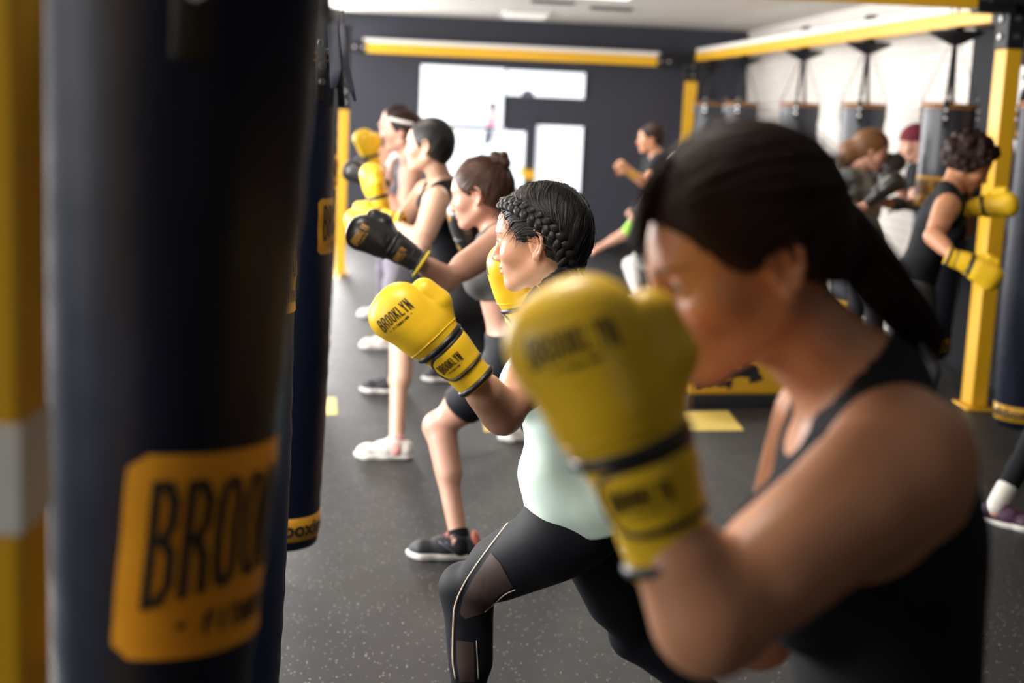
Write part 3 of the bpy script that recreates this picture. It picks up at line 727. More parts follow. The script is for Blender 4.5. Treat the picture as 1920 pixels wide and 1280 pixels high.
# ------------------------------------------------------------------ the room
XL, XR, YB, YF, ZC = -4.0, 3.68, 17.1, -4.0, 2.65
def floor_material():
    mt = bpy.data.materials.new('rubber_floor'); mt.use_nodes = True; nt = mt.node_tree; b = nt.nodes['Principled BSDF']
    tc = nt.nodes.new('ShaderNodeTexCoord'); v = nt.nodes.new('ShaderNodeTexVoronoi'); v.inputs['Scale'].default_value = 105
    nt.links.new(tc.outputs['Object'], v.inputs['Vector'])
    n = nt.nodes.new('ShaderNodeTexNoise'); n.inputs['Scale'].default_value = 9; n.inputs['Detail'].default_value = 6; nt.links.new(tc.outputs['Object'], n.inputs['Vector'])
    n2 = nt.nodes.new('ShaderNodeTexNoise'); n2.inputs['Scale'].default_value = 170; nt.links.new(tc.outputs['Object'], n2.inputs['Vector'])
    sep = nt.nodes.new('ShaderNodeSeparateColor'); nt.links.new(v.outputs['Color'], sep.inputs[0])
    g = nt.nodes.new('ShaderNodeMath'); g.operation = 'GREATER_THAN'; g.inputs[1].default_value = 0.90; nt.links.new(sep.outputs[0], g.inputs[0])
    l = nt.nodes.new('ShaderNodeMath'); l.operation = 'LESS_THAN'; l.inputs[1].default_value = 0.30; nt.links.new(v.outputs['Distance'], l.inputs[0])
    mu = nt.nodes.new('ShaderNodeMath'); mu.operation = 'MULTIPLY'; nt.links.new(g.outputs[0], mu.inputs[0]); nt.links.new(l.outputs[0], mu.inputs[1])
    fleck = nt.nodes.new('ShaderNodeMix'); fleck.data_type = 'RGBA'; fleck.inputs[6].default_value = (.42, .40, .34, 1); fleck.inputs[7].default_value = (.16, .17, .19, 1); nt.links.new(sep.outputs[1], fleck.inputs[0])
    base = nt.nodes.new('ShaderNodeMix'); base.data_type = 'RGBA'; base.inputs[6].default_value = (.008, .0085, .010, 1); base.inputs[7].default_value = (.017, .017, .019, 1); nt.links.new(n.outputs['Fac'], base.inputs[0])
    mx = nt.nodes.new('ShaderNodeMix'); mx.data_type = 'RGBA'; nt.links.new(mu.outputs[0], mx.inputs[0]); nt.links.new(base.outputs[2], mx.inputs[6]); nt.links.new(fleck.outputs[2], mx.inputs[7]); nt.links.new(mx.outputs[2], b.inputs['Base Color'])
    bp = nt.nodes.new('ShaderNodeBump'); bp.inputs['Strength'].default_value = .35; bp.inputs['Distance'].default_value = .002; nt.links.new(n2.outputs['Fac'], bp.inputs['Height']); nt.links.new(bp.outputs[0], b.inputs['Normal'])
    rr = nt.nodes.new('ShaderNodeMapRange'); b.inputs['Specular IOR Level'].default_value = .45; rr.inputs[3].default_value = .48; rr.inputs[4].default_value = .66; nt.links.new(n.outputs['Fac'], rr.inputs[0]); nt.links.new(rr.outputs[0], b.inputs['Roughness'])
    return mt
def brick_material():
    mt = bpy.data.materials.new('white_painted_brick'); mt.use_nodes = True; nt = mt.node_tree; b = nt.nodes['Principled BSDF']; b.inputs['Roughness'].default_value = .6
    tc = nt.nodes.new('ShaderNodeTexCoord'); mp = nt.nodes.new('ShaderNodeMapping'); mp.inputs['Rotation'].default_value = (0, math.pi/2, math.pi/2) if False else (0, 0, 0)
    sx = nt.nodes.new('ShaderNodeSeparateXYZ'); cx = nt.nodes.new('ShaderNodeCombineXYZ'); nt.links.new(tc.outputs['Object'], sx.inputs[0]); nt.links.new(sx.outputs[1], cx.inputs[0]); nt.links.new(sx.outputs[2], cx.inputs[1])
    br = nt.nodes.new('ShaderNodeTexBrick'); nt.links.new(cx.outputs[0], br.inputs['Vector']); br.inputs['Scale'].default_value = 1.0
    br.inputs['Color1'].default_value = (.74, .70, .66, 1); br.inputs['Color2'].default_value = (.68, .64, .60, 1); br.inputs['Mortar'].default_value = (.55, .51, .48, 1)
    br.inputs['Mortar Size'].default_value = .006; br.inputs['Brick Width'].default_value = .22; br.inputs['Row Height'].default_value = .072
    nt.links.new(br.outputs['Color'], b.inputs['Base Color']); bp = nt.nodes.new('ShaderNodeBump'); bp.inputs['Strength'].default_value = .5; bp.inputs['Distance'].default_value = .006; bp.invert = True
    nt.links.new(br.outputs['Fac'], bp.inputs['Height']); nt.links.new(bp.outputs[0], b.inputs['Normal']); return mt
M_navy_wall = mat('navy_wall_paint', (.028, .030, .046), .55, var=(1.3, .12), bump=(60, .1))
M_black_wall = mat('black_wall_paint', (.005, .006, .010), .7, spec=.2, bump=(60, .1))
M_ceil = mat('white_ceiling', (.66, .64, .60), .8, bump=(30, .15))
M_yel = mat('yellow_powder_coat', (.78, .42, .012), .42, var=(6, .06), coat=.1)
M_blackmetal = mat('black_powder_coat', (.010, .010, .013), .55, spec=.3)
M_steel = mat('bolt_steel', (.6, .6, .6), .3, metal=1.0)
M_vinyl = mat('navy_vinyl', (.006, .010, .028), .45, spec=.22, bump=(14, .25, .006))
M_vinyl2 = mat('charcoal_vinyl', (.020, .024, .038), .42, spec=.5, coat=.06, bump=(10, .25, .006))
M_label = mat('yellow_label', (.62, .30, .012), .5, var=(30, .05))
M_strap = mat('black_webbing', (.012, .012, .015), .7, bump=(400, .3))
M_pipe = mat('orange_piping', (.62, .25, .02), .5)
M_white = mat('white_trim', (.75, .72, .68), .5)
def structure(name, c, size, m_, label=None, par=None, bevel=0.0):
    o = MB().box((0, 0, 0), size, bevel=bevel).build(name, m_, par); o.location = c
    if par is None: o['kind'] = 'structure'
    return o
W_, D_ = XR-XL, YB-YF
structure('floor', ((XL+XR)/2, (YF+YB)/2, -.05), (W_+.4, D_+.4, .1), floor_material())
structure('ceiling', ((XL+XR)/2, (YF+YB)/2, ZC+.05), (W_+.4, D_+.4, .1), M_ceil)
structure('wall_back', ((XL+XR)/2, YB+.1, ZC/2), (W_+.4, .2, ZC), M_navy_wall)
structure('wall_front', ((XL+XR)/2, YF-.1, ZC/2), (W_+.4, .2, ZC), M_black_wall)
structure('wall_right', (XR+.1, (9.72+YB)/2, ZC/2), (.2, YB-9.72, ZC), brick_material())
structure('wall_right_black', (XR+.08, (9.72+YF)/2, ZC/2), (.24, 9.72-YF, ZC), M_black_wall)
# left wall: piers, sill and header around the three windows
mb = MB(); ys = [YF]+[v for a in WIN_Y for v in a]+[YB]
for i in range(0, len(ys), 2): mb.box((XL-.1, (ys[i]+ys[i+1])/2, ZC/2), (.2, ys[i+1]-ys[i], ZC))
for a, b in WIN_Y: mb.box((XL-.1, (a+b)/2, .3), (.2, b-a, .6)); mb.box((XL-.1, (a+b)/2, ZC-.06), (.2, b-a, .12))
mb.build('wall_left', M_navy_wall)['kind'] = 'structure'
M_glass = mat('window_glass', (.8, .85, .9), .05, spec=.5, emit=((.85, .92, 1.0), 1.5))
for i, (a, b) in enumerate(WIN_Y):
    f = MB(); c = (XL-.06, (a+b)/2, 1.56)
    for yy in (a+.03, b-.03, (a+b)/2): f.box((c[0], yy, c[2]), (.06, .05, 1.92))
    for zz in (.63, 2.50): f.box((c[0], c[1], zz), (.06, b-a, .05))
    w_ = f.build('window_%d' % (i+1), M_blackmetal); w_['kind'] = 'structure'
    MB().box((XL-.10, c[1], c[2]), (.01, b-a, 1.9)).build('pane', M_glass, w_)
f = MB()  # made-up window dressing the back fill light, set on the solid wall
for xx in (-2.9, -1.2): f.box((xx, YB-.03, 1.45), (.05, .06, 1.9))
for zz in (.52, 2.38): f.box((-2.05, YB-.03, zz), (1.75, .06, .05))
w_ = f.build('window_4', M_blackmetal); w_['kind'] = 'structure'; MB().box((-2.05, YB-.01, 1.45), (1.7, .01, 1.84)).build('pane', M_glass, w_)
f = MB()  # made-up window around the side fill light; the wall has no opening here
for yy in (-.8, .4, 1.6): f.box((XL+.03, yy, 1.6), (.06, .05, 1.92))
for zz in (.66, 2.54): f.box((XL+.03, .4, zz), (.06, 2.4, .05))
w_ = f.build('window_5', M_blackmetal); w_['kind'] = 'structure'; MB().box((XL+.01, .4, 1.6), (.01, 2.36, 1.84)).build('pane', M_glass, w_)
MB().box((0, 0, 0), (W_-.02, .02, .09)).build('baseboard_back', M_blackmetal); bpy.data.objects['baseboard_back'].location = ((XL+XR)/2, YB-.01, .045); bpy.data.objects['baseboard_back']['kind'] = 'structure'

# ceiling vents and lamps
def vent(x, y, lab):
    r = empty('ceiling_vent', (x, y, ZC-.001), lab, 'vent', 'ceiling vents'); mb = MB()
    for s_ in (-1, 1): mb.box((s_*.19, 0, -.008), (.03, .22, .016)); mb.box((0, s_*.10, -.008), (.40, .03, .016))
    mb.build('vent_frame', M_blackmetal, r); s2 = MB()
    for k in range(6): s2.box((0, -.07+k*.028, -.006), (.36, .006, .012), R=None)
    s2.build('louvre', mat('grey_metal', (.2, .2, .2), .5), r)
def on_plane(px, py, axis, val):
    r = FWD + RIGHT*(px-960)/FPX + UP*(640-py)/FPX; return CAM+r*((val-CAM[axis])/r[axis])
for (px, py), lab in zip(((1146, 15), (1036, 3)), ('dark ceiling vent nearer the back wall corner, right of the other vent', 'dark ceiling vent cut by the top edge of the picture, left of the other vent')):
    v = on_plane(px, py, 2, ZC); vent(v[0], v[1], lab)
v = on_plane(985, 27, 2, ZC)
LAMP_PLACE = ('on the right, second closest to the back wall', 'in the right middle, closest to the back wall', 'above the two nearest women', 'above the bun-haired woman', 'above the woman with the headband', 'above the boxer at the right post')
for i_, (lx, ly, _p) in enumerate(LAMPS):  # fixtures added out of view to go with the ceiling fill lights
    r = empty('ceiling_panel_light', (lx, ly, ZC-.001), 'flush ceiling light panel '+LAMP_PLACE[i_], 'ceiling light', 'added ceiling light panels out of view')
    MB().box((0, 0, -.01), (1.0, .6, .02), bevel=.004).build('lamp_frame', M_white, r); MB().box((0, 0, -.022), (.92, .52, .006)).build('diffuser', mat('diffuser_on', (.8, .8, .78), .4, emit=((1, .95, .87), 2.0)), r)
r = empty('ceiling_panel_light', (v[0], v[1], ZC-.001), 'slim pale rectangular light panel in the ceiling left of the vents', 'ceiling light')
MB().box((0, 0, -.01), (.5, .9, .02), bevel=.004).build('lamp_frame', M_white, r); MB().box((0, 0, -.022), (.44, .84, .006)).build('diffuser', mat('diffuser', (.8, .8, .78), .4, emit=((1, .97, .9), .5)), r)

# yellow rig
def bolts(par, pts, n, r=.018, name='bolt'):
    n = unit(n); a = unit(np.cross(n, (.3, .5, .8))); b = np.cross(n, a)
    for p in pts:
        p = np.array(p); V = []
        for t in (0, .014):
            for j in range(6): th = j*math.pi/3; V.append(p+n*t+r*(a*math.cos(th)+b*math.sin(th)))
        mb = MB(); mb.add([tuple(np.array(q)-p) for q in V], [tuple(range(6, 12))]+[(j, (j+1) % 6, 6+(j+1) % 6, 6+j) for j in range(6)]); mb.build(name, M_steel, par).location = tuple(p)
def post(x, y, ztop, sx, sy, label, black_from=2.05, joint=True, band=None, height=2.33):
    r = empty('steel_post', (x, y, 0), label, 'post', 'yellow posts of the bag rig')
    MB().box((0, 0, black_from/2+.01), (sx, sy, black_from-.02), bevel=.006).build('upright', M_yel, r)
    MB().box((0, 0, .006), (sx*1.8, sy*1.5, .012), bevel=.003).build('foot_plate', M_yel, r)
    MB().box((0, 0, (black_from+height)/2), (sx*1.12, sy*1.08, height-black_from), bevel=.004).build('joint_sleeve', M_blackmetal, r)
    bolts(r, [(0, -sy*.54, black_from+.07), (0, -sy*.54, black_from+.17)], (0, -1, 0)); bolts(r, [(-sx*.56, 0, black_from+.07), (-sx*.56, 0, black_from+.17)], (-1, 0, 0))
    if band: MB().box((0, 0, band[0]), (sx*1.03, sy*1.03, band[1]), bevel=.003).build('sticker_band', M_white, r)['label'] = 'whitish band around the post'
    return r
def beam(a, b, label, sy=.10, sz=.11, rail=True, clamps=()):
    a = np.array(a, float); b = np.array(b, float); L = np.linalg.norm(b-a); d = unit(b-a); r = empty('steel_beam', (a+b)/2, label, 'beam', 'yellow beams of the bag rig', rot=(0, 0, math.atan2(d[1], d[0])))
    MB().box((0, 0, sz/2), (L, sy, sz), bevel=.005).build('girder', M_yel, r)
    if rail: MB().box((0, 0, sz+.025), (L-.1, sy*.8, .05), bevel=.004).build('white_rail', mat('white_rail_paint', (.8, .76, .72), .45), r)
    for s_ in (-1, 1): MB().box((s_*(L/2+.03), 0, sz/2), (.22, sy*1.25, sz*1.35), bevel=.004).build('end_bracket', M_blackmetal, r)
    bolts(r, [(s_*(L/2+.0+.05*k), -sy*.63, sz*.5) for s_ in (-1, 1) for k in (-1, 1)], (0, -1, 0))
    return r
RX0, RY0, RX1, RY1, ZB = 3.28, 8.19, 3.03, 16.75, 2.265
post(3.28, 8.19, 2.1, .095, .17, 'tall yellow post on the right beside the boxer in the black tank top', 2.10, height=2.52)
post(2.97, 16.78, 2.0, .13, .13, 'short-looking yellow post against the dark back wall near the white wall', 2.03)
post(-.86, 13.64, 2.0, .09, .09, 'slim yellow post at the far left behind the row of women', 1.55)
lp = P(-36, 600, 1.13); post(lp[0], lp[1], 2.2, .085, .085, 'dim yellow post at the left picture edge with a whitish band', 2.2, band=(1.345, .09))
beam((RX0+.02, RY0+.12, ZB), (RX1, RY1, ZB), 'long yellow beam along the white brick wall carrying the right bags', sz=.09)
beam((-.90, 16.7, 2.185), (2.62, 16.7, 2.185), 'yellow beam running across the dark back wall above the screens')
beam((-2.5, 8.10, 2.312), (3.10, 8.10, 2.312), 'nearer yellow cross beam cut by the top right picture edge', rail=False, sz=.12)
beam((-.50, -1.5, 2.425), (-.64, 9.0, 2.425), 'yellow beam above the left row of navy bags, over the top edge of the picture', rail=False)
r = empty('joint_box', (3.30, 8.02, 2.37), 'black bolted corner joint on top of the tall right post', 'bracket')
mb = MB().box((.08, 0, .10), (.62, .10, .26), bevel=.006); mb.build('joint_plate', M_blackmetal, r)
bolts(r, [(-.16+.11*k, -.05, .03) for k in range(5)]+[(-.16+.11*k, -.05, .15) for k in range(5)], (0, -1, 0), .014)

# lit screens on the back wall
YW = YB-.02
def screen(quad, label, extra=None, name='video_screen'):
    pts = [on_plane(px, py, 1, YW) for px, py in quad]; x0 = min(p[0] for p in pts); x1 = max(p[0] for p in pts); z0 = (pts[2][2]+pts[3][2])/2; z1 = (pts[0][2]+pts[1][2])/2
    r = empty(name, ((x0+x1)/2, YW, z0), label, 'screen', 'lit screens on the back wall'); w_, h_ = x1-x0, z1-z0
    MB().box((0, 0, h_/2), (w_, .035, h_), bevel=.004).build('casing', M_blackmetal, r)
    MB().box((0, -.020, h_/2), (w_, .006, h_), bevel=.002).build('display', mat('lit_display', (.8, .85, .9), .4, emit=((.84, .91, 1.0), .86)), r)
    return r, w_, h_, (x0, z0)
sc1 = screen(((790, 122), (942, 127), (942, 235), (786, 234)), 'large lit white screen, upper left of the group on the back wall')
sc2 = screen(((950, 130), (1097, 137), (1095, 184), (950, 180)), 'wide short lit screen, upper right of the group on the back wall')
sc3 = screen(((784, 241), (983, 243), (981, 352), (778, 350)), 'lit screen below the large one, partly hidden by the women')
sc4 = screen(((1003, 234), (1092, 237), (1087, 361), (1000, 358)), 'lit screen lower right of the group, behind the braided head')
def glyph(scr, name, polys, color, off=-.026):
    r, w_, h_, (x0, z0) = scr; mb = MB()
    for poly in polys:
        V = []
        for px, py in poly: p = on_plane(px, py, 1, YW); V.append((p[0]-r.location[0], off, p[2]-z0))
        mb.add(V, [tuple(range(len(V)))])
    return mb.build(name, mat('display_'+name, color, .5, emit=(color, .6)), r)
ell2 = lambda cx, cy, a, b, n=14: [(cx+a*math.cos(t*2*math.pi/n), cy+b*math.sin(t*2*math.pi/n)) for t in range(n)]
glyph(sc1, 'picture_hair', [ell2(924, 199, 7, 7)], (.12, .12, .16)); glyph(sc1, 'picture_skin', [[(917, 205), (932, 204), (938, 220), (930, 236), (915, 236), (912, 222)]], (.62, .50, .52)); glyph(sc1, 'picture_shorts', [[(913, 229), (926, 228), (926, 236), (912, 236)]], (.8, .2, .4), -.028)
glyph(sc3, 'picture_legs', [[(910, 245), (924, 244), (922, 262), (914, 272), (907, 270)]], (.10, .11, .15)); glyph(sc3, 'picture_pole', [[(925, 240), (948, 240), (940, 275), (922, 275)]], (.62, .64, .72)); glyph(sc3, 'picture_base', [[(975, 312), (982, 312), (982, 330), (975, 330)]], (.6, .5, .1))
glyph(sc2, 'picture_emblem', [ell2(1067, 157, 6, 6)], (.45, .55, .75)); glyph(sc2, 'picture_mound', [[(975, 182), (980, 172), (990, 168), (999, 173), (1003, 183)]], (.08, .08, .11))
glyph(sc1, 'picture_writing', [[(820, 150), (826, 147), (828, 165), (822, 180), (818, 168)]], (.68, .72, .8)); glyph(sc4, 'picture_bar', [[(1052, 336), (1068, 336), (1068, 341), (1052, 341)]], (.8, .62, .3))
r = empty('projector_stand', on_plane(992, 330, 1, YW-.06), 'dark column with a yellow foot between the two lower screens', 'stand')
MB().box((0, 0, .28), (.12, .06, .75), bevel=.005).build('column', M_navy_wall, r); MB().box((0, -.035, .02), (.13, .02, .12), bevel=.003).build('yellow_panel', M_yel, r)
r.location = (r.location[0], YW-.06, r.location[2])

# mural letters on the black right wall
def wall_word(txt, y, z, h, m_, lab):
    V, F = font_text(txt, h*1.38, bold=.012*h/.25)
    o = link_mesh('wall_lettering', [(XR-.052, -u+0, v) for u, v in V], F, m_, None, False, False); o.location = (0, y, z); o.data.shade_flat()
    tag(o, lab, 'lettering', 'painted wall lettering'); return o
def wall_row(txt, x0px, y0, y1, m_, lab):
    a = on_plane(x0px, y1, 0, XR-.05); b = on_plane(x0px, y0, 0, XR-.05); h = b[2]-a[2]
    o = wall_word(txt, 0, (a[2]+b[2])/2, h, m_, lab); w_ = o.dimensions[1]; o.location = (0, a[1]-w_/2, (a[2]+b[2])/2); return o
mwhite = mat('mural_white', (.72, .72, .74), .6); mor = mat('mural_orange', (.70, .33, .02), .6); mgr = mat('mural_grey', (.05, .055, .075), .6)
wall_row('FIT', 1905, 130, 200, mwhite, 'white painted wall letters in the top row beside the tall right post')
wall_row('BR', 1902, 202, 262, mor, 'orange painted wall letters in the second row right of the post')
wall_row('YN', 1893, 268, 350, mwhite, 'white painted wall letter Y in the third row')
wall_row('HH', 1885, 358, 432, mgr, 'dim grey painted wall letters in the lowest row')

# floor markings and the yellow box
def marking(pts, lab, m_=None):
    V = [FL(px, py) for px, py in pts]; c = np.mean(V, 0); mb = MB(); n = len(V); W = [v-c for v in V]
    mb.add([(w_[0], w_[1], .0012) for w_ in W]+[(w_[0], w_[1], -.001) for w_ in W], [tuple(range(n))]+[(i, (i+n), (i+1) % n+n, (i+1) % n) for i in range(n)])
    o = mb.build('floor_marking', m_ or mat('yellow_floor_tape', (.62, .46, .10), .6)); o.location = (c[0], c[1], 0); return tag(o, lab, 'floor marking', 'yellow floor markings')
marking([(1262, 772), (1365, 770), (1395, 807), (1262, 808)], 'yellow floor patch in front of the yellow box')
marking([(905, 786), (960, 785), (963, 808), (908, 809)], 'yellow floor patch behind the knee of the bun-haired woman')
marking([(604, 746), (630, 745), (632, 777), (604, 778)], 'small yellow floor patch beside the navy bag on the left')
marking([(618, 502), (640, 501), (636, 522), (618, 523)], 'faint orange floor patch far off beside the left bag row')
bc = FL(1375, 765); r = empty('plyo_box', (bc[0], bc[1]+.25, 0), 'yellow padded box with big black brush strokes on the floor', 'box', rot=(0, 0, math.radians(10)))
MB().box((0, 0, .30), (.62, .42, .46), bevel=.02).build('box_body', mat('box_yellow_vinyl', (.62, .33, .02), .45, coat=.1), r); MB().box((0, 0, .035), (.64, .44, .07), bevel=.01).build('base', M_strap, r)
mb = MB()
for pts, w0 in ((((-.27, .47), (-.16, .40), (-.05, .47)), .03), (((-.27, .36), (-.12, .33), (.02, .37), (.05, .30), (0, .24)), .032), (((-.27, .26), (-.15, .22), (-.02, .20), (.08, .22), (.1, .15)), .035), (((-.27, .13), (-.16, .16), (-.05, .13)), .025)):
    Q = np.array([(x, -.2115, z) for x, z in pts]); t = np.linspace(0, len(Q)-1, 24); q = np.stack([np.interp(t, range(len(Q)), Q[:, i]) for i in range(3)], 1); q[1:-1] = (q[:-2]+q[1:-1]*2+q[2:])/4
    flat_wh = (1.0, .06); mb.tube(q, [w0*(1+.25*math.sin(i*.9)) for i in range(24)], 8, flat=(0, -1, 0))
flat_wh = (1.0, .25)
mb.build('brush_lettering', M_strap, r)

# ------------------------------------------------------------------ heavy bags
def bag(x, y, label, z0=.17, z1=1.80, r=.155, prof=None, lab_az=0.0, lab_z=1.24, lab_w=.26, lab_h=.19, vin=None, tilt=(0, 0), hang=2.33, stripe=True, tails=(), group='hanging navy heavy bags', text=True):
    root = empty('heavy_bag', (x, y, 0), label, 'punching bag', group)
    if tilt != (0, 0): root.rotation_euler = (tilt[0], tilt[1], 0)
    prof = prof or [(r*.84, z0+.02), (r*.88, z0+.15), (r*.95, z0+.4), (r, z0+.7), (r, z1-.02)]
    zz = np.array([p[1] for p in prof]); rr = np.array([p[0] for p in prof]); R_ = lambda z: float(np.interp(z, zz, rr))
    zs = np.linspace(zz[0], zz[-1], 40); lp_ = [(.001, zz[0]-.02), (R_(zz[0])*.7, zz[0]-.02), (R_(zz[0])*.95, zz[0]-.008)]+[(R_(z)+.0012*math.sin(z*70), z) for z in zs]+[(R_(zz[-1])*.97, zz[-1]+.01), (.001, zz[-1]+.012)]
    MB().lathe(lp_, 64, cap=False).build('bag_body', vin or M_vinyl, root, smooth=True)
    mb = MB()
    for zq in (z1-.012, z1-.035):
        mb.tube([(R_(zq)*math.cos(t)*1.004, R_(zq)*math.sin(t)*1.004, zq) for t in np.linspace(0, 2*math.pi, 48, endpoint=False)], .0045, 6, closed=True)
    mb.build('rim_piping', M_pipe, root, smooth=True)
    # seam
    sa = lab_az+2.2; MB().tube([(R_(z)*1.001*math.cos(sa), R_(z)*1.001*math.sin(sa), z) for z in zs], .0025, 5).build('seam', M_vinyl2, root, smooth=True)
    def at(u, v, off): 
        z = v; rad = R_(z)+off+.0012*math.sin(z*70); a = lab_az+u/R_(z); return (rad*math.cos(a), rad*math.sin(a), z)
    # printed label with rounded corners: u grows to the reader's right
    nu, nv = 28, 16; V = []; F = []
    for j in range(nv+1):
        v = -1+2*j/nv; cr = .12; w_ = 1.0
        e = (1-abs(v))*lab_h/2/(lab_w*cr*.5)
        if e < 1: w_ = 1-cr*(1-math.sqrt(max(0, 1-(1-e)**2)))
        for i in range(nu+1): V.append(at((-1+2*i/nu)*lab_w/2*w_, lab_z+v*lab_h/2, .0025))
    F = [(j*(nu+1)+i, j*(nu+1)+i+1, (j+1)*(nu+1)+i+1, (j+1)*(nu+1)+i) for j in range(nv) for i in range(nu)]
    lo = link_mesh('label_patch', V, F, M_label, root)
    if text:
        TV, TF = brooklyn(lab_w*.84, lab_h*.80); link_mesh('lettering', [at(u, lab_z+v-.004, .0045) for u, v in TV], TF, mat('label_ink', (.012, .014, .02), .5), lo)
    if stripe:
        zb0, zb1 = z0+.045, z0+.125; V = []; n = 64
        for z in (zb0-.001, zb0, zb1, zb1+.001):
            for j in range(n): a = 2*math.pi*j/n; q = R_(z)+(.003 if zb0 <= z <= zb1 else -.002); V.append((q*math.cos(a), q*math.sin(a), z))
        so = link_mesh('bottom_stripe', V, [(i*n+j, i*n+(j+1) % n, (i+1)*n+(j+1) % n, (i+1)*n+j) for i in range(3) for j in range(n)], M_label if group.startswith('hanging') else M_yel, root)
        if text:
            TV, TF = font_text('brooklynfitboxing.com', .068, bold=.0022, slice_w=.006, space=1.05)
            zc_ = (zb0+zb1)/2; aa = lab_az-1.5
            link_mesh('lettering', [((R_(zc_)+.005)*math.cos(aa+u/R_(zc_)), (R_(zc_)+.005)*math.sin(aa+u/R_(zc_)), zc_+v) for u, v in TV], TF, mat('label_ink', (.012, .014, .02), .5), so, smooth=False)
    # straps, rings, hub and hanger
    hub = hang-.10; global flat_wh
    for k in range(4):
        a = lab_az+.6+k*math.pi/2; p0 = np.array([R_(z1)*1.02*math.cos(a), R_(z1)*1.02*math.sin(a), z1-.16]); p1 = np.array([R_(z1)*1.03*math.cos(a), R_(z1)*1.03*math.sin(a), z1+.01]); p2 = np.array([.03*math.cos(a), .03*math.sin(a), hub])
        mb = MB(); flat_wh = (1.0, .18); mb.tube([p0, p1], .018, 8, flat=(math.cos(a), math.sin(a), 0)); mb.tube([p1, p2], .013, 8, flat=(math.cos(a), math.sin(a), .3)); mb.build('hanging_strap', M_strap, root, smooth=True)
        for zq in (z1-.10, z1-.05): bolts(root, [(R_(zq)*1.045*math.cos(a), R_(zq)*1.045*math.sin(a), zq)], (math.cos(a), math.sin(a), 0), .011, 'snap')
        rings = MB(); rings.tube([p1+np.array([.012*math.cos(t)*-math.sin(a), .012*math.cos(t)*math.cos(a), .012*math.sin(t)+.01]) for t in np.linspace(0, 6.28, 12, endpoint=False)], .0035, 5, closed=True); rings.build('ring', M_steel, root, smooth=True)
    flat_wh = (1.0, .25)
    rings = MB(); rings.tube([(0, .022*math.cos(t), hub+.03+.03*math.sin(t)) for t in np.linspace(0, 6.28, 14, endpoint=False)], .006, 6, closed=True); rings.build('ring', M_steel, root, smooth=True)
    hb = MB().lathe([(.03, hub-.01), (.16, hub+.055), (.17, hub+.075), (.001, hub+.075)], 24, cap=True); hb.build('hanger_hub', M_blackmetal, root, smooth=False)
    cl = MB(); cl.box((0, -.062, hang+.065), (.05, .012, .21)).box((0, .062, hang+.065), (.05, .012, .21)).box((0, 0, hang+.17), (.05, .136, .012)).box((0, 0, hub+.085), (.05, .136, .016)); cl.build('beam_clamp', M_blackmetal, root)
    for pts, w0 in tails:
        flat_wh = (1.0, .08); Q = [np.array(p)-np.array([x, y, 0]) for p in pts]; MB().tube(Q, [w0, w0*1.05, w0*1.1, w0*.5][:len(Q)] if len(Q) < 5 else w0, 8, flat=(-.2, -1, 0)).build('strap_tail', mat('navy_webbing', (.014, .016, .032), .6), root, smooth=True); flat_wh = (1.0, .25)
    return root
LZ = 1.24
ca = P(236, 700, 1.42)
bag(ca[0], ca[1], 'near heavy bag filling the left side of the picture, big yellow label low down', z0=.25, z1=1.84, prof=[(.075, .27), (.083, .6), (.092, .95), (.103, 1.15), (.115, 1.35), (.129, 1.55), (.142, 1.82)], lab_az=math.radians(-19), lab_z=1.215, lab_w=.300, lab_h=.205, tilt=(0, math.radians(1.6)), hang=2.40)
cb = P(548, 560, 3.05); bag(cb[0]-.148, cb[1]+.02, 'second heavy bag from the left, only a navy sliver and a label edge showing', r=.150, lab_az=math.radians(-4), lab_z=1.30, lab_w=.29, lab_h=.21, hang=2.40)
cc = P(617, 600, 4.70)
bag(cc[0]-.152, cc[1]+.03, 'third heavy bag from the left, its stripe near the floor in view', z0=.145, r=.153, lab_az=math.radians(10), lab_z=1.24, lab_w=.28, lab_h=.18, hang=2.40,
    tails=(([P(622, -30, 4.45), P(624, 60, 4.45), P(630, 130, 4.45), P(626, 166, 4.45)], .020), ([P(640, 20, 4.5), P(648, 110, 4.5), P(658, 160, 4.5), P(666, 190, 4.5)], .008), ([P(634, 60, 4.6), P(638, 150, 4.6), P(640, 200, 4.6)], .010)))
cdv = P(633, 300, 8.1); bag(cdv[0]-.15, cdv[1], 'fourth heavy bag from the left, a thin strip with an orange label', r=.15, lab_az=math.radians(-25), lab_z=1.24, hang=2.40)
RB = [(3.255, 9.0, 'heavy bag on the right, behind the boxer in the black tank top'), (3.22, 10.72, 'heavy bag at the white wall behind the long-haired woman in grey'), (3.17, 12.42, 'heavy bag at the white wall, third from the right post'), (3.11, 14.55, 'heavy bag at the white wall, fourth from the right post, overlapping the last'), (3.07, 16.1, 'farthest heavy bag of the right row, in the dark back corner')]
for x, y, lab in RB: bag(x, y, lab, r=.162, vin=M_vinyl2, lab_az=math.radians(-150), lab_z=1.24, hang=ZB, group='right row of heavy bags', text=y < 10)
bag(3.15, 7.2, 'dark heavy bag at the right picture edge with a yellow stripe at its foot', z0=.10, r=.165, vin=M_vinyl, lab_az=math.radians(-60), lab_z=1.5, hang=2.40, group='right row of heavy bags')
bpy.data.objects.get('floor_marking')
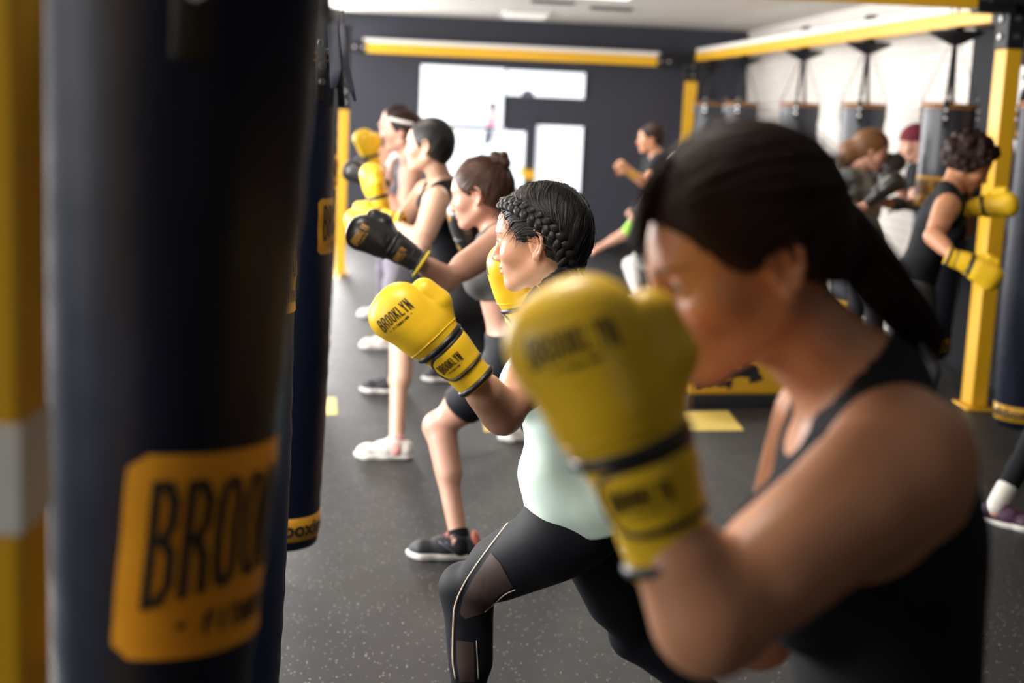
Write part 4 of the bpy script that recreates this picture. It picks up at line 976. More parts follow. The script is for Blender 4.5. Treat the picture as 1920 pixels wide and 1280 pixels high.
# ------------------------------------------------------------------ everyone in the room
HR = unit(_r0); HY = unit([FWD[0], FWD[1], 0]); Z3 = np.array([0, 0, 1.0])
def hdir(yaw, pitch, flip=-1):
    """flip -1 looks to the picture's left, +1 to its right; yaw > 0 turns away from the camera; pitch > 0 looks down"""
    y, p = math.radians(yaw), math.radians(pitch)
    return flip*HR*math.cos(y)*math.cos(p)+HY*math.sin(y)*math.cos(p)-Z3*math.sin(p)
def upv(yaw, pitch, flip=-1, tilt=0.0):
    y, p, t = math.radians(yaw), math.radians(pitch), math.radians(tilt)
    u = flip*HR*math.cos(y)*math.sin(p)+HY*math.sin(y)*math.sin(p)+Z3*math.cos(p); side = HY*math.cos(y)-flip*HR*math.sin(y)
    return u*math.cos(t)+side*math.sin(t)
def head_at(px, py, d, yaw, pitch, flip=-1, sc=1.0, tilt=0.0):
    """places the head by its near ear"""
    h = head_frame((0, 0, 0), hdir(yaw, pitch, flip), upv(yaw, pitch, flip, tilt), sc); sg = 1 if flip < 0 else -1
    h.o = P(px, py, d)-h.M@(np.array([-.004, sg*.08, .0])*sc); return h
def ankle(px, py, d_from_floor=True, h=.075): return FL(px, py, h)
m_skin_a = skin_mat('skin_light_tan', (.68, .37, .235)); m_skin_b = skin_mat('skin_olive', (.54, .255, .14)); m_skin_c = skin_mat('skin_rosy', (.62, .34, .245)); m_skin_d = skin_mat('skin_pale', (.68, .42, .30))
m_hair_black = mat('hair_black', (.008, .007, .008), .46, spec=.38, bump=(300, .4, .001)); m_hair_brown = mat('hair_dark_brown', (.020, .008, .006), .55, spec=.2, bump=(300, .4, .001)); m_hair_auburn = mat('hair_auburn', (.060, .022, .012), .4, spec=.4, bump=(300, .4, .001)); m_hair_light = mat('hair_light_brown', (.17, .075, .03), .45, bump=(300, .4, .001))
m_black_cloth = mat('black_jersey', (.0065, .0075, .011), .8, spec=.25, bump=(500, .3, .0006)); m_char_cloth = mat('charcoal_jersey', (.028, .028, .033), .8, bump=(500, .3, .0006))
m_legging = mat('black_lycra', (.006, .007, .011), .65, spec=.2, bump=(700, .25, .0004)); m_mint = mat('mint_mesh_cloth', (.66, .83, .75), .7, bump=(420, .35, .0006)); m_grey_cloth = mat('grey_jersey', (.30, .32, .32), .8, bump=(400, .3)); m_lgrey = mat('light_grey_cloth', (.45, .43, .42), .8)
m_white_sole = mat('white_rubber', (.78, .76, .72), .5); m_white_shoe = mat('white_mesh_shoe', (.70, .67, .62), .7, bump=(300, .4)); m_black_shoe = mat('black_mesh_shoe', (.02, .022, .03), .6, bump=(300, .4)); m_coral = mat('coral_lace', (.80, .26, .20), .6); m_lilac = mat('grey_purple_legging', (.20, .18, .23), .7); m_red = mat('red_lace', (.55, .02, .04), .5); m_purple = mat('dark_purple_shoe', (.05, .012, .045), .5)
m_sil = mat('reflective_piping', (.75, .62, .52), .3, spec=.8)
def want(n): return True
def report(b):
    if not os.environ.get('VERB'): return
    ln = lambda a, c: round(float(np.linalg.norm(np.array(a)-np.array(c))), 3)
    print(b.root.name, b.root['label'][:30], 'torso', ln(b.N, b.Pv), 'neck-head', ln(b.N, b.h.o), 'shw', ln(b.S['L'], b.S['R']))
    for s_ in b.arms: print('  arm', s_, ln(b.S[s_], b.arms[s_][0]), ln(*b.arms[s_][:2]), 'S', b.S[s_].round(2), 'E', np.array(b.arms[s_][0]).round(2), 'W', np.array(b.arms[s_][1]).round(2))
    for s_ in b.legs: print('  leg', s_, ln(b.H[s_], b.legs[s_][0]), ln(*b.legs[s_][:2]), 'H', b.H[s_].round(2), 'K', np.array(b.legs[s_][0]).round(2), 'A', np.array(b.legs[s_][1]).round(2))
toe = lambda yaw=0, flip=-1: flip*HR*math.cos(math.radians(yaw))+HY*math.sin(math.radians(yaw))
def wrinkle(o, amp=.003, f=38, seed=0):
    o = np.array(o)
    def g(X, Y, Z):
        x, y, z = X-o[0], Y-o[1], Z-o[2]
        return amp*(np.sin(f*(z+.5*x+.02*np.sin(30*x))+2.2*np.sin(9*x+5*y+seed))*.6+np.sin(f*.55*(z-.9*x+.4*y)+seed+1.7*np.sin(12*z))*.6)
    return g

# ---- the woman in the mint top (in focus)
def mint_woman():
    hd = head_at(1003, 460, 3.10, 15, 8, tilt=-2, sc=.965)
    N = P(1068, 560, 3.20); Pv = P(1070, 930, 3.30)
    SL = P(1072, 612, 3.05); SR = P(1040, 600, 3.36)
    EL = reach(SL, 944, 776, .268, -1); WL = reach(EL, 862, 682, .225, -1)
    ER = P(1000, 730, 3.50); WR = P(992, 625, 3.42)
    HL = P(1066, 1000, 3.22); HRr = P(1112, 1000, 3.40)
    AL = FL(884, 1415, .085); KL = knee(HL, AL, 872, 1104, .36, .37)
    KR = reach(HRr, 1190, 1190, .385, +1); AR = KR+HR*.30+HY*.02; AR[2] = .10
    b = Body('person', 'woman with black braids, mint sleeveless top and yellow boxing gloves, in sharp focus', hd, N, Pv, hdir(8, 0), {'L': SL, 'R': SR}, {'L': (EL, WL), 'R': (ER, WR)}, {'L': HL, 'R': HRr}, {'L': (KL, AL, toe()), 'R': (KR, AR, toe(-25))}, arm_k=.97, leg_k=.93, group='boxers in the near row', bust=1.05)
    report(b)
    b.skin(m_skin_a, .0055, .0020)
    # clothes
    o = b.bottoms(m_legging, h=.0055, offset=.005, waist=.10, ankle=.09)
    me = o.data
    g = b.tank(m_mint, 'sleeveless_top', hem=-.045, offset=.017, h=.005, r=.070, inn=.012, neck_low=.02, nr=.07, noise=wrinkle(Pv, .0060, 40), label='mint sleeveless training top')
    b.cloth('sports_bra', b.torso(), m_black_cloth, .007, b.armholes(.060, inn=-.012)+[half(b.N-b.up*.0, b.up*.8+b.f*.0), half(b.N-b.up*.18, -b.up), out_of(ell(b.N+b.f*.06+b.up*.03, (.085, .085, .085))), out_of(ell(b.N-b.f*.085-b.up*.10+b.l*.0, (.05, .05, .07)))], .005, label='black strap with grey edging')
    # mesh panels and piping on the leggings, laid on the surface
    off = np.array(b.root.location); bv = BVHTree.FromPolygons([tuple(np.array(v.co[:])+off) for v in me.vertices], [tuple(p.vertices) for p in me.polygons])
    def onleg(px, py, lift=.001):
        r = unit(P(px, py, 1)-CAM); hit = bv.ray_cast(Vector(CAM), Vector(r), 6)
        return None if hit[0] is None else np.array(hit[0])+np.array(hit[1])*lift
    for line, rad, m_ in (([(957, 975), (930, 1010), (900, 1050), (876, 1085), (860, 1115), (852, 1140), (850, 1180), (849, 1240), (856, 1278)], .0022, m_sil), ([(908, 1147), (925, 1132), (948, 1112), (970, 1103)], .0015, m_sil), ([(893, 1200), (895, 1240), (897, 1278)], .0012, m_sil)):
        q = []
        for (x0, y0), (x1, y1) in zip(line[:-1], line[1:]):
            for t in np.linspace(0, 1, 6, endpoint=False):
                p = onleg(x0+(x1-x0)*t, y0+(y1-y0)*t); 
                if p is not None: q.append(p)
        if len(q) > 3:
            q = np.array(q)
            for _ in range(3): q[1:-1] = (q[:-2]+2*q[1:-1]+q[2:])/4
            MB().tube(q, rad, 6).build('piping', m_, b.root, world=True, smooth=True)
    m_mesh = mat('brown_sheer_mesh', (.045, .026, .022), .6, bump=(1200, .5, .0004))
    for poly in ([(921, 1036), (938, 1055), (962, 1100), (935, 1116), (905, 1150), (872, 1160), (862, 1150), (868, 1120), (890, 1080)], [(856, 1200), (888, 1204), (890, 1278), (862, 1278), (857, 1240)]):
        c = np.mean(poly, 0); mb = MB(); rings = 7; V = []; n = len(poly)*5; ok = True
        pl = [np.array(poly[i])*(1-t)+np.array(poly[(i+1) % len(poly)])*t for i in range(len(poly)) for t in np.arange(5)/5]
        V = [onleg(*c, .0012)]
        for k in range(1, rings+1):
            for p in pl:
                s_ = onleg(*(c+(p-c)*k/rings), .0012); V.append(s_ if s_ is not None else V[-1])
        if V[0] is None: continue
        F = [(0, 1+j, 1+(j+1) % n) for j in range(n)]+[(1+(k-1)*n+j, 1+k*n+j, 1+k*n+(j+1) % n, 1+(k-1)*n+(j+1) % n) for k in range(1, rings) for j in range(n)]
        link_mesh('mesh_panel', V, F, m_mesh, o, True, True)['label'] = 'brownish sheer mesh panel'
    # hair
    hk = hair_keep(hd, p1=(.045, 0, .035), n1=(.82, 0, -.57), p2=(-.020, 0, -.022), n2=(.55, 0, -.83))
    V, F = sdf_mesh(cap_prims(hd), .0032, offset=.004, keep=hk, noise=groove(hd, 330, .0008)); hair = link_mesh('hair', V, F, m_hair_black, b.root, True, True)
    for y in (1, -1):
        pth = [(.084, .028, .098), (.064, .048, .100), (.040, .064, .094), (.012, .076, .080), (-.018, .083, .060), (-.046, .083, .034), (-.064, .078, .000), (-.072, .066, -.036), (-.070, .055, -.070), (-.064, .050, -.090)]
        pth = [(a, y*c_, z) for a, c_, z in pth]; nr = [hd.M@unit(np.array(p)-np.array([-.012, 0, .03])) for p in pth]
        braid(hd.P(pth), nr, .030, m_hair_black, b.root, 5.2, taper=(.62, 1.0, 1.0))
    # near braid continues over the shoulder, then the loose end
    q0 = hd.p(-.062, .050, -.084)
    pts = [q0, P(1062, 520, 3.04), P(1046, 530, 3.00), P(1030, 536, 2.99), P(1018, 545, 2.985)]
    braid(pts, [-HY]*5, .034, m_hair_black, b.root, 1.6, taper=(1, .95, .6))
    hank([P(1018, 545, 2.985), P(1004, 566, 2.985), P(990, 592, 2.98), P(980, 612, 2.985), P(966, 632, 3.0)], .027, .010, m_hair_black, b.root, 'braid_end', 120, spread=.8)
    mb = MB(); mb.tube([P(1025, 533, 2.985), P(1029, 540, 2.975), P(1026, 548, 2.985), P(1020, 545, 3.0)], .0028, 6, closed=True); mb.build('hair_tie', m_char_cloth, b.root, world=True, smooth=True)
    BP = np.array([(.084, .028, .098), (.064, .048, .100), (.040, .064, .094), (.012, .076, .080), (-.018, .083, .060), (-.046, .083, .034), (-.064, .078, .000), (-.072, .066, -.036), (-.07, .055, -.07)])
    def flow(l):
        Q = BP*np.array([1, 1 if l[1] >= 0 else -1, 1]); d = np.linalg.norm(Q-l, axis=1); i = int(d.argmin())
        if d[i] < .014: return None
        t = Q[min(i+1, len(Q)-1)]; return t-l
    strands(hd, hair, flow, 2600, m_hair_black, hair, 2, 16, .005, .00075, .0012)
    # wisps at the hairline
    rng = np.random.default_rng(5); mb = MB()
    for i in range(46):
        t = rng.random(); a = np.array([.086-.052*t, .040+.038*t, .092-.075*t]); dr = unit([.4+rng.normal()*.3, .3, -.9]); L = .012+.02*rng.random()
        pts = [hd.p(*(a+dr*L*s_+np.array([0, .012, -.006])*s_*s_*rng.random()-np.array([.004, 0, 0]))) for s_ in np.linspace(0, 1, 5)]; mb.tube(pts, [.0005, .00045, .0004, .0003, .0002], 4)
    mb.build('hair_wisp', m_hair_black, hair, world=True)
    # gloves
    aL = unit(P(752, 560, depth(WL)-.02)-P(889, 708, depth(WL)+.02)); tL = P(860, 590, depth(WL))-P(760, 650, depth(WL))
    glove(b.root, WL, aL, tL, -HY+.10*HR, sc=.85, off=.055)
    aR = unit(P(962, 520, 3.40)-P(992, 640, 3.42)); glove(b.root, WR, aR, HY+.3*HR, -HR, sc=.9)
    for sd in 'LR': shoe(b, sd, m_black_shoe, m_white_sole, m_char_cloth)
    return b

# ---- the big blurred woman in front
def front_woman():
    hd = head_at(1470, 506, 1.40, -18, 21, sc=.985, tilt=0)
    N = P(1608, 690, 1.50); Pv = P(1700, 1560, 1.62); SL = P(1690, 868, 1.40); SR = P(1560, 800, 1.66)
    EL = reach(SL, 1335, 1165, .262, -1); cu = P(1262, 1050, 1.30); tip = P(1118, 620, 1.27); aL = unit(tip-cu); WL = cu+aL*.055
    ER = P(1420, 1180, 1.80); WR = P(1215, 960, 1.78)
    Pf = np.array([Pv[0], Pv[1]]); HL = Pv-HY*.085-Z3*.06; HRr = Pv+HY*.085-Z3*.06
    KL = HL-HR*.22-HY*.05-Z3*.33; AL = KL+HR*.05; AL[2] = .085; KR = HRr+HR*.12+HY*.03-Z3*.37; AR = KR+HR*.26; AR[2] = .10
    b = Body('person', 'large blurred woman in the foreground, dark hair, black tank top, yellow glove before her face', hd, N, Pv, hdir(0, 0), {'L': SL, 'R': SR}, {'L': (EL, WL), 'R': (ER, WR)}, {'L': HL, 'R': HRr}, {'L': (KL, AL, toe()), 'R': (KR, AR, toe(-25))}, arm_k=1.16, group='boxers in the near row', torso_k=1.05)
    report(b); b.skin(m_skin_b, .006, .0030)
    b.tank(m_black_cloth, hem=.06, offset=.007, h=.006, r=.068, inn=.018, neck_low=.03, nr=.056, noise=wrinkle(Pv, .002, 30))
    b.bottoms(m_legging, h=.009, waist=.03)
    hk = hair_keep(hd, p1=(.062, 0, .040), n1=(.80, 0, -.60), p2=(-.022, 0, -.018), n2=(.45, 0, -.89))
    V, F = sdf_mesh(cap_prims(hd, .004), .005, offset=.004, keep=hk, noise=groove(hd, 260, .0008)); hair = link_mesh('hair', V, F, m_hair_brown, b.root, True, True)
    strands(hd, hair, lambda l: np.array([-.11, 0, .03])-l if np.linalg.norm(np.array([-.11, 0, .03])-l) > .02 else None, 1500, m_hair_brown, hair, 4, 22, .009, .0012, .0012)
    hank([P(1560, 400, 1.49), P(1612, 470, 1.5), P(1665, 545, 1.5), P(1715, 605, 1.52), P(1755, 670, 1.53)], .034, .014, m_hair_brown, b.root, 'ponytail', 90)
    hank([P(1262, 300, 1.43), P(1222, 352, 1.42), P(1200, 410, 1.42), P(1196, 462, 1.42), P(1208, 505, 1.42)], .013, .004, m_hair_brown, b.root, 'fringe', 26)
    glove(b.root, WL, aL, P(1300, 690, 1.25)-P(1000, 760, 1.25), -HY+.1*HR, sc=.92, off=.055)
    glove(b.root, WR, unit(P(1150, 640, 1.76)-P(1215, 960, 1.78)), HY, -HR, sc=.95)
    for sd in 'LR': shoe(b, sd, m_black_shoe, m_white_sole)
    return b

# ---- the woman with the bun and black gloves
def bun_woman():
    hd = head_at(893, 369, 5.05, 14, 12, sc=1.0)
    N = P(932, 425, 5.16); Pv = P(966, 660, 5.25); SL = P(940, 452, 5.0); SR = P(912, 440, 5.32)
    EL = reach(SL, 838, 524, .27, -1); WL = reach(EL, 764, 478, .215, -1)
    ER = P(900, 500, 5.45); WR = P(880, 470, 5.30)
    HL = P(955, 690, 5.2); HRr = P(985, 690, 5.38); AL = ankle(861, 1010); KL = knee(HL, AL, 822, 800)
    KR = P(1030, 840, 5.5); AR = ankle(1080, 965)
    b = Body('person', 'woman with an auburn bun, black boxing gloves and black shorts, behind the mint-top woman', hd, N, Pv, hdir(6, 5), {'L': SL, 'R': SR}, {'L': (EL, WL), 'R': (ER, WR)}, {'L': HL, 'R': HRr}, {'L': (KL, AL, toe()), 'R': (KR, AR, toe(-20))}, arm_k=.95, leg_k=.93, group='boxers in the near row')
    report(b); b.skin(m_skin_c, .008, .0032)
    b.tank(mat('dark_grey_sport_top', (.10, .10, .095), .8), 'crop_top', hem=.22, offset=.008, h=.007, r=.066, neck_low=.03, label='grey crop top')
    b.bottoms(m_legging, 'shorts', t1=.62, offset=.007, waist=.09, h=.008)
    V, F = sdf_mesh(cap_prims(hd, .002)+[ell(hd.p(-.088, 0, .112), (.027, .026, .025), hd.R(), .012), ell(hd.p(-.108, .006, .128), (.013, .017, .013), hd.R(), .006), ell(hd.p(-.110, .012, .104), (.015, .014, .016), None, .004), ell(hd.p(-.078, .010, .134), (.015, .013, .012), None, .004)], .0042, offset=.004, keep=hair_keep(hd, p1=(.054, 0, .03), n1=(.85, 0, -.5)), noise=groove(hd, 300, .0008)); hair = link_mesh('hair', V, F, m_hair_auburn, b.root, True, True)
    strands(hd, hair, lambda l: np.array([-.07, 0, .09])-l if np.linalg.norm(np.array([-.07, 0, .09])-l) > .02 else None, 900, m_hair_auburn, hair, 6, 18, .008, .0013, .0012)
    mb = MB(); mb.tube([hd.p(-.05, .074, .065), hd.p(-.045, .080, .04), hd.p(-.04, .082, .015)], [.003, .006, .002], 6); mb.build('loose_lock', mat('hair_copper', (.30, .10, .03), .4), hair, world=True, smooth=True)
    a = unit(P(685, 432, depth(WL)-.02)-P(775, 490, depth(WL)+.01)); glove(b.root, WL, a, Z3, -HY, color='black', sc=.88, label='black boxing glove with a gold emblem', off=.05)
    MB().tube([WL-a*.055+(.047)*(math.cos(t)*unit(np.cross(a, HY))+math.sin(t)*HY) for t in np.linspace(0, 6.28, 24, endpoint=False)], .006, 6, closed=True).build('wrist_band', mat('yellow_elastic', (.75, .55, .03), .6), b.root, world=True, smooth=True)
    glove(b.root, WR, unit(P(872, 420, 5.25)-P(886, 480, 5.3)), HY, -HR, color='black', sc=.8)
    for sd in 'LR': shoe(b, sd, m_black_shoe, m_white_sole, m_coral, mat('grey_stripe', (.18, .2, .25), .5), heel_m=m_coral); sock(b, sd, m_black_cloth, top=.035)
    return b

# ---- the woman in the black racerback tank
def tank_woman():
    hd = head_at(797, 277, 6.45, 14, 2, sc=1.0)
    N = P(826, 340, 6.6); Pv = P(862, 540, 6.75); SL = P(818, 378, 6.42); SR = P(800, 362, 6.8)
    EL = reach(SL, 789, 460, .265, -1); WL = reach(EL, 738, 415, .215, +1)
    ER = P(745, 430, 6.8); WR = P(716, 396, 6.70)
    HL = P(850, 560, 6.65); HRr = P(874, 560, 6.85); AL = ankle(744, 830); KL = knee(HL, AL, 752, 622); KR = P(908, 690, 7.0); AR = ankle(1005, 795)
    b = Body('person', 'woman with short dark hair and a black racerback tank, yellow gloves raised, white shoes', hd, N, Pv, hdir(10, 0), {'L': SL, 'R': SR}, {'L': (EL, WL), 'R': (ER, WR)}, {'L': HL, 'R': HRr}, {'L': (KL, AL, toe()), 'R': (KR, AR, toe(-20))}, arm_k=1.02, group='boxers in the near row')
    report(b); b.skin(m_skin_d, .009, .0042)
    b.tank(m_black_cloth, hem=-.02, offset=.008, h=.008, r=.072, inn=-.03, neck_low=.02)
    b.bottoms(m_char_cloth, 'shorts', t1=.72, offset=.012, waist=.10, h=.009)
    V, F = sdf_mesh(cap_prims(hd, .0), .005, offset=.003, keep=hair_keep(hd, p1=(.056, 0, .04), n1=(.85, 0, -.5), p2=(-.028, 0, -.05), n2=(.55, 0, -.83)), noise=groove(hd, 260, .0008)); link_mesh('hair', V, F, m_hair_black, b.root, True, True)
    glove(b.root, WL, unit(P(675, 408, 6.45)-P(745, 415, 6.4)), Z3, -HY, sc=.92, letters=False); glove(b.root, WR, unit(P(700, 335, 6.68)-P(716, 396, 6.70)), -HY+.3*HR, -HR, sc=.92, letters=False)
    for sd in 'LR': shoe(b, sd, m_white_shoe, m_white_sole, m_white_sole, sc=1.03); sock(b, sd, mat('pink_sock', (.75, .35, .33), .8), top=.03)
    return b

def figure(label, hd, N, Pv, facing, sh, arms, hips, legs, skin, hair, top, low, gl=(), shoes=(), h=.011, group=None, top_m=None, low_m=None, hands=(), hair_prims=None, male=False, hk=None, extra=None, scale=1.0):
    b = Body('person', label, hd, N, Pv, facing, sh, arms, hips, legs, group=group, male=male, scale=scale)
    report(b); b.skin(skin, h, .005, detail=False, hands=hands)
    if hair is not None:
        V, F = sdf_mesh(cap_prims(hd, .003)+(hair_prims or []), .007, offset=.003, keep=hk or hair_keep(hd), noise=groove(hd, 180, .001)); link_mesh('hair', V, F, hair, b.root, True, True)
    if top == 'tank': b.tank(top_m, hem=0, offset=.009, h=.010, r=.07)
    elif top == 'tee': b.tee(top_m, h=.010)
    elif top == 'long': b.tee(top_m, 'shirt', sleeve=.98, h=.010)
    if low == 'long': b.bottoms(low_m, h=.010, offset=.008, flare=.0)
    elif low == 'short': b.bottoms(low_m, 'shorts', t1=.7, offset=.012, h=.010)
    for (sd, a, t, nv, col) in gl: glove(b.root, b.arms[sd][1], a, t, nv, color=col, sc=.9, letters=False)
    for sd, (um, sm, lm) in shoes: shoe(b, sd, um, sm, lm)
    if extra: extra(b)
    return b
def far_woman():
    hd = head_at(752, 252, 8.1, 8, -2); N = P(768, 298, 8.2); Pv = P(792, 455, 8.35); SL = P(770, 322, 8.05); SR = P(748, 315, 8.38)
    EL = reach(SL, 758, 412, .27, -1); WL = reach(EL, 712, 345, .21, +1); ER = P(735, 385, 8.5); WR = P(700, 312, 8.35)
    HL = P(786, 470, 8.3); HRr = P(800, 470, 8.45); AL = ankle(738, 712); KL = knee(HL, AL, 752, 585); KR = P(830, 600, 8.6); AR = ankle(850, 690)
    def ex(b):
        MB().tube([hd.p(.0+.092*math.cos(t)*.98-.008, .082*math.sin(t), .072+.012*math.cos(t)) for t in np.linspace(0, 6.28, 36, endpoint=False)], .010, 8, closed=True).build('headband', m_white_sole, b.root, world=True, smooth=True)
    return figure('woman with a white headband and grey top, gloves at her face, far down the row', hd, N, Pv, hdir(5, 0), {'L': SL, 'R': SR}, {'L': (EL, WL), 'R': (ER, WR)}, {'L': HL, 'R': HRr}, {'L': (KL, AL, toe()), 'R': (KR, AR, toe(-15))}, m_skin_c, m_hair_brown, 'tank', 'long', [('L', unit(P(690, 330, 8.2)-P(722, 350, 8.2)), Z3, -HY, 'black'), ('R', unit(P(690, 265, 8.3)-P(702, 318, 8.35)), HR, -HY, 'yellow')], [(s_, (m_black_shoe, m_white_sole, None)) for s_ in 'LR'], top_m=mat('blue_grey_top', (.16, .16, .20), .8), low_m=m_char_cloth, group='boxers in the near row', extra=ex)
def last_woman():
    hd = head_at(738, 232, 9.9, 10, -6); N = P(752, 278, 10.0); Pv = P(748, 420, 10.2); SL = P(760, 296, 9.85); SR = P(738, 292, 10.15)
    EL = P(765, 352, 9.8); WL = P(735, 330, 9.7); ER = P(728, 350, 10.2); WR = P(722, 310, 10.1); HL = P(752, 440, 10.1); HRr = P(736, 440, 10.3); AL = ankle(727, 633); KL = knee(HL, AL, 736, 535); AR = ankle(716, 577); KR = knee(HRr, AR, 722, 505)
    return figure('last woman of the near row, mostly hidden, in grey-purple leggings', hd, N, Pv, hdir(0, 0), {'L': SL, 'R': SR}, {'L': (EL, WL), 'R': (ER, WR)}, {'L': HL, 'R': HRr}, {'L': (KL, AL, toe()), 'R': (KR, AR, toe(0))}, m_skin_c, m_hair_brown, 'tee', 'long', [], [(s_, (m_white_shoe, m_white_sole, m_coral)) for s_ in 'LR'], top_m=m_lgrey, low_m=m_lilac, group='boxers in the near row', hands=('L', 'R'))
def coach():
    hd = head_at(1222, 262, 12.6, 5, 5, sc=1.05); N = P(1232, 292, 12.7); Pv = P(1238, 398, 12.9); SL = P(1236, 305, 12.5); SR = P(1222, 302, 12.85)
    EL = reach(SL, 1212, 345, .27, -1); WL = reach(EL, 1180, 320, .22, -1); ER = P(1205, 340, 13.0); WR = P(1176, 322, 12.9); HL = P(1236, 412, 12.85); HRr = P(1242, 412, 13.0); AL = ankle(1222, 540); KL = P(1222, 478, 12.6); KR = P(1248, 480, 13.1); AR = ankle(1260, 530)
    def ex(b):
        for sd in 'LR':
            E, W = [np.array(v) for v in b.arms[sd][:2]]; e = unit(W-E); V, F = sdf_mesh([cone(W-e*.07, W-e*.005, .034, .031)], .008); link_mesh('wrist_wrap', V, F, mat('orange_wrap', (.6, .33, .05), .7), b.root, True, True)
    return figure('person in a black t-shirt with orange wrist wraps standing near the back wall', hd, N, Pv, hdir(0, 0), {'L': SL, 'R': SR}, {'L': (EL, WL, {'n': -HY, 'curl': .9}), 'R': (ER, WR, {'n': -HY, 'curl': .9})}, {'L': HL, 'R': HRr}, {'L': (KL, AL, toe()), 'R': (KR, AR, toe(-10))}, m_skin_b, m_hair_brown, 'tee', 'long', [], [(s_, (m_black_shoe, m_black_shoe, None)) for s_ in 'LR'], top_m=m_black_cloth, low_m=m_black_cloth, group='people at the back', hands=('L', 'R'), male=True, extra=ex)
def lunging():
    hd = head_at(1278, 318, 11.9, 5, 12); N = P(1264, 348, 12.0); Pv = P(1248, 458, 12.2); SL = P(1232, 368, 11.85); SR = P(1258, 362, 12.2)
    EL = reach(SL, 1172, 438, .27, -1); WL = reach(EL, 1120, 466, .23, -1); ER = P(1235, 430, 12.4); WR = P(1200, 410, 12.3); HL = P(1238, 474, 12.1); HRr = P(1248, 474, 12.3); AL = ankle(1194, 560); KL = knee(HL, AL, 1182, 497, .36, .36); AR = ankle(1236, 572); KR = knee(HRr, AR, 1262, 520, .36, .36)
    def ex(b):
        E, S = np.array(b.arms['L'][0]), b.S['L']; e = unit(E-S); V, F = sdf_mesh([cone(E-e*.13, E-e*.01, .05, .046)], .008); link_mesh('elbow_sleeve', V, F, mat('lime_band', (.35, .75, .08), .6), b.root, True, True)
        V, F = sdf_mesh(cap_prims(hd, .004), .008, offset=.004, keep=[half(hd.p(.05, 0, .04), hd.M@np.array((.7, 0, -.7))), half(hd.p(0, 0, .02), hd.M@np.array((0, 0, -1)))]); link_mesh('cap', V, F, mat('white_cap', (.72, .68, .62), .7), b.root, True, True)
    return figure('person in black and white with a lime elbow sleeve lunging behind the foreground head', hd, N, Pv, hdir(0, 0), {'L': SL, 'R': SR}, {'L': (EL, WL, {'n': Z3, 'curl': .5}), 'R': (ER, WR, {'n': -HY, 'curl': .9})}, {'L': HL, 'R': HRr}, {'L': (KL, AL, toe()), 'R': (KR, AR, toe(0))}, m_skin_c, m_hair_light, 'tee', 'long', [], [('L', (m_white_shoe, m_white_sole, None)), ('R', (mat('blue_shoe', (.25, .42, .62), .6), m_white_sole, None))], top_m=m_char_cloth, low_m=mat('pale_legging', (.62, .60, .58), .7), group='people at the back', hands=('L', 'R'), extra=ex)
def grey_tee_woman():
    hd = head_at(1634, 282, 9.0, -8, 22, flip=1); N = P(1604, 318, 9.1); Pv = P(1622, 452, 9.25); SR = P(1586, 340, 9.0); SL = P(1612, 334, 9.28)
    ER = P(1596, 408, 8.9); WR = P(1636, 372, 8.85); EL = P(1638, 400, 9.25); WL = P(1650, 342, 9.1); HRr = P(1616, 470, 9.2); HL = P(1630, 470, 9.35); KR = HRr+np.array([.12, -.04, -.37]); AR = under(KR, .0); KL = HL+np.array([-.03, .08, -.39]); AL = under(KL, -.1)
    hp = [cone(hd.p(-.06, 0, .02), hd.p(-.12, 0, -.07), .07, .062, .04), cone(hd.p(-.12, 0, -.07), hd.p(-.12, .0, -.16), .062, .04, .04)]
    b = figure('woman with long light brown hair and a grey t-shirt at the white brick wall', hd, N, Pv, hdir(0, 0, 1), {'L': SL, 'R': SR}, {'L': (EL, WL), 'R': (ER, WR)}, {'L': HL, 'R': HRr}, {'L': (KL, AL, toe(0, 1)), 'R': (KR, AR, toe(0, 1))}, m_skin_c, m_hair_light, 'tee', 'long', [('R', unit(P(1672, 335, 8.8)-P(1636, 368, 8.85)), Z3, -HY, 'black'), ('L', unit(P(1668, 318, 9.1)-P(1650, 345, 9.1)), Z3, -HY, 'black')], [(s_, (m_black_shoe, m_white_sole, None)) for s_ in 'LR'], top_m=m_grey_cloth, low_m=m_black_cloth, group='boxers at the right bags', hair_prims=hp, hk=[half(hd.p(.050, 0, .03), hd.M@np.array((.8, 0, -.6)))])
    return b
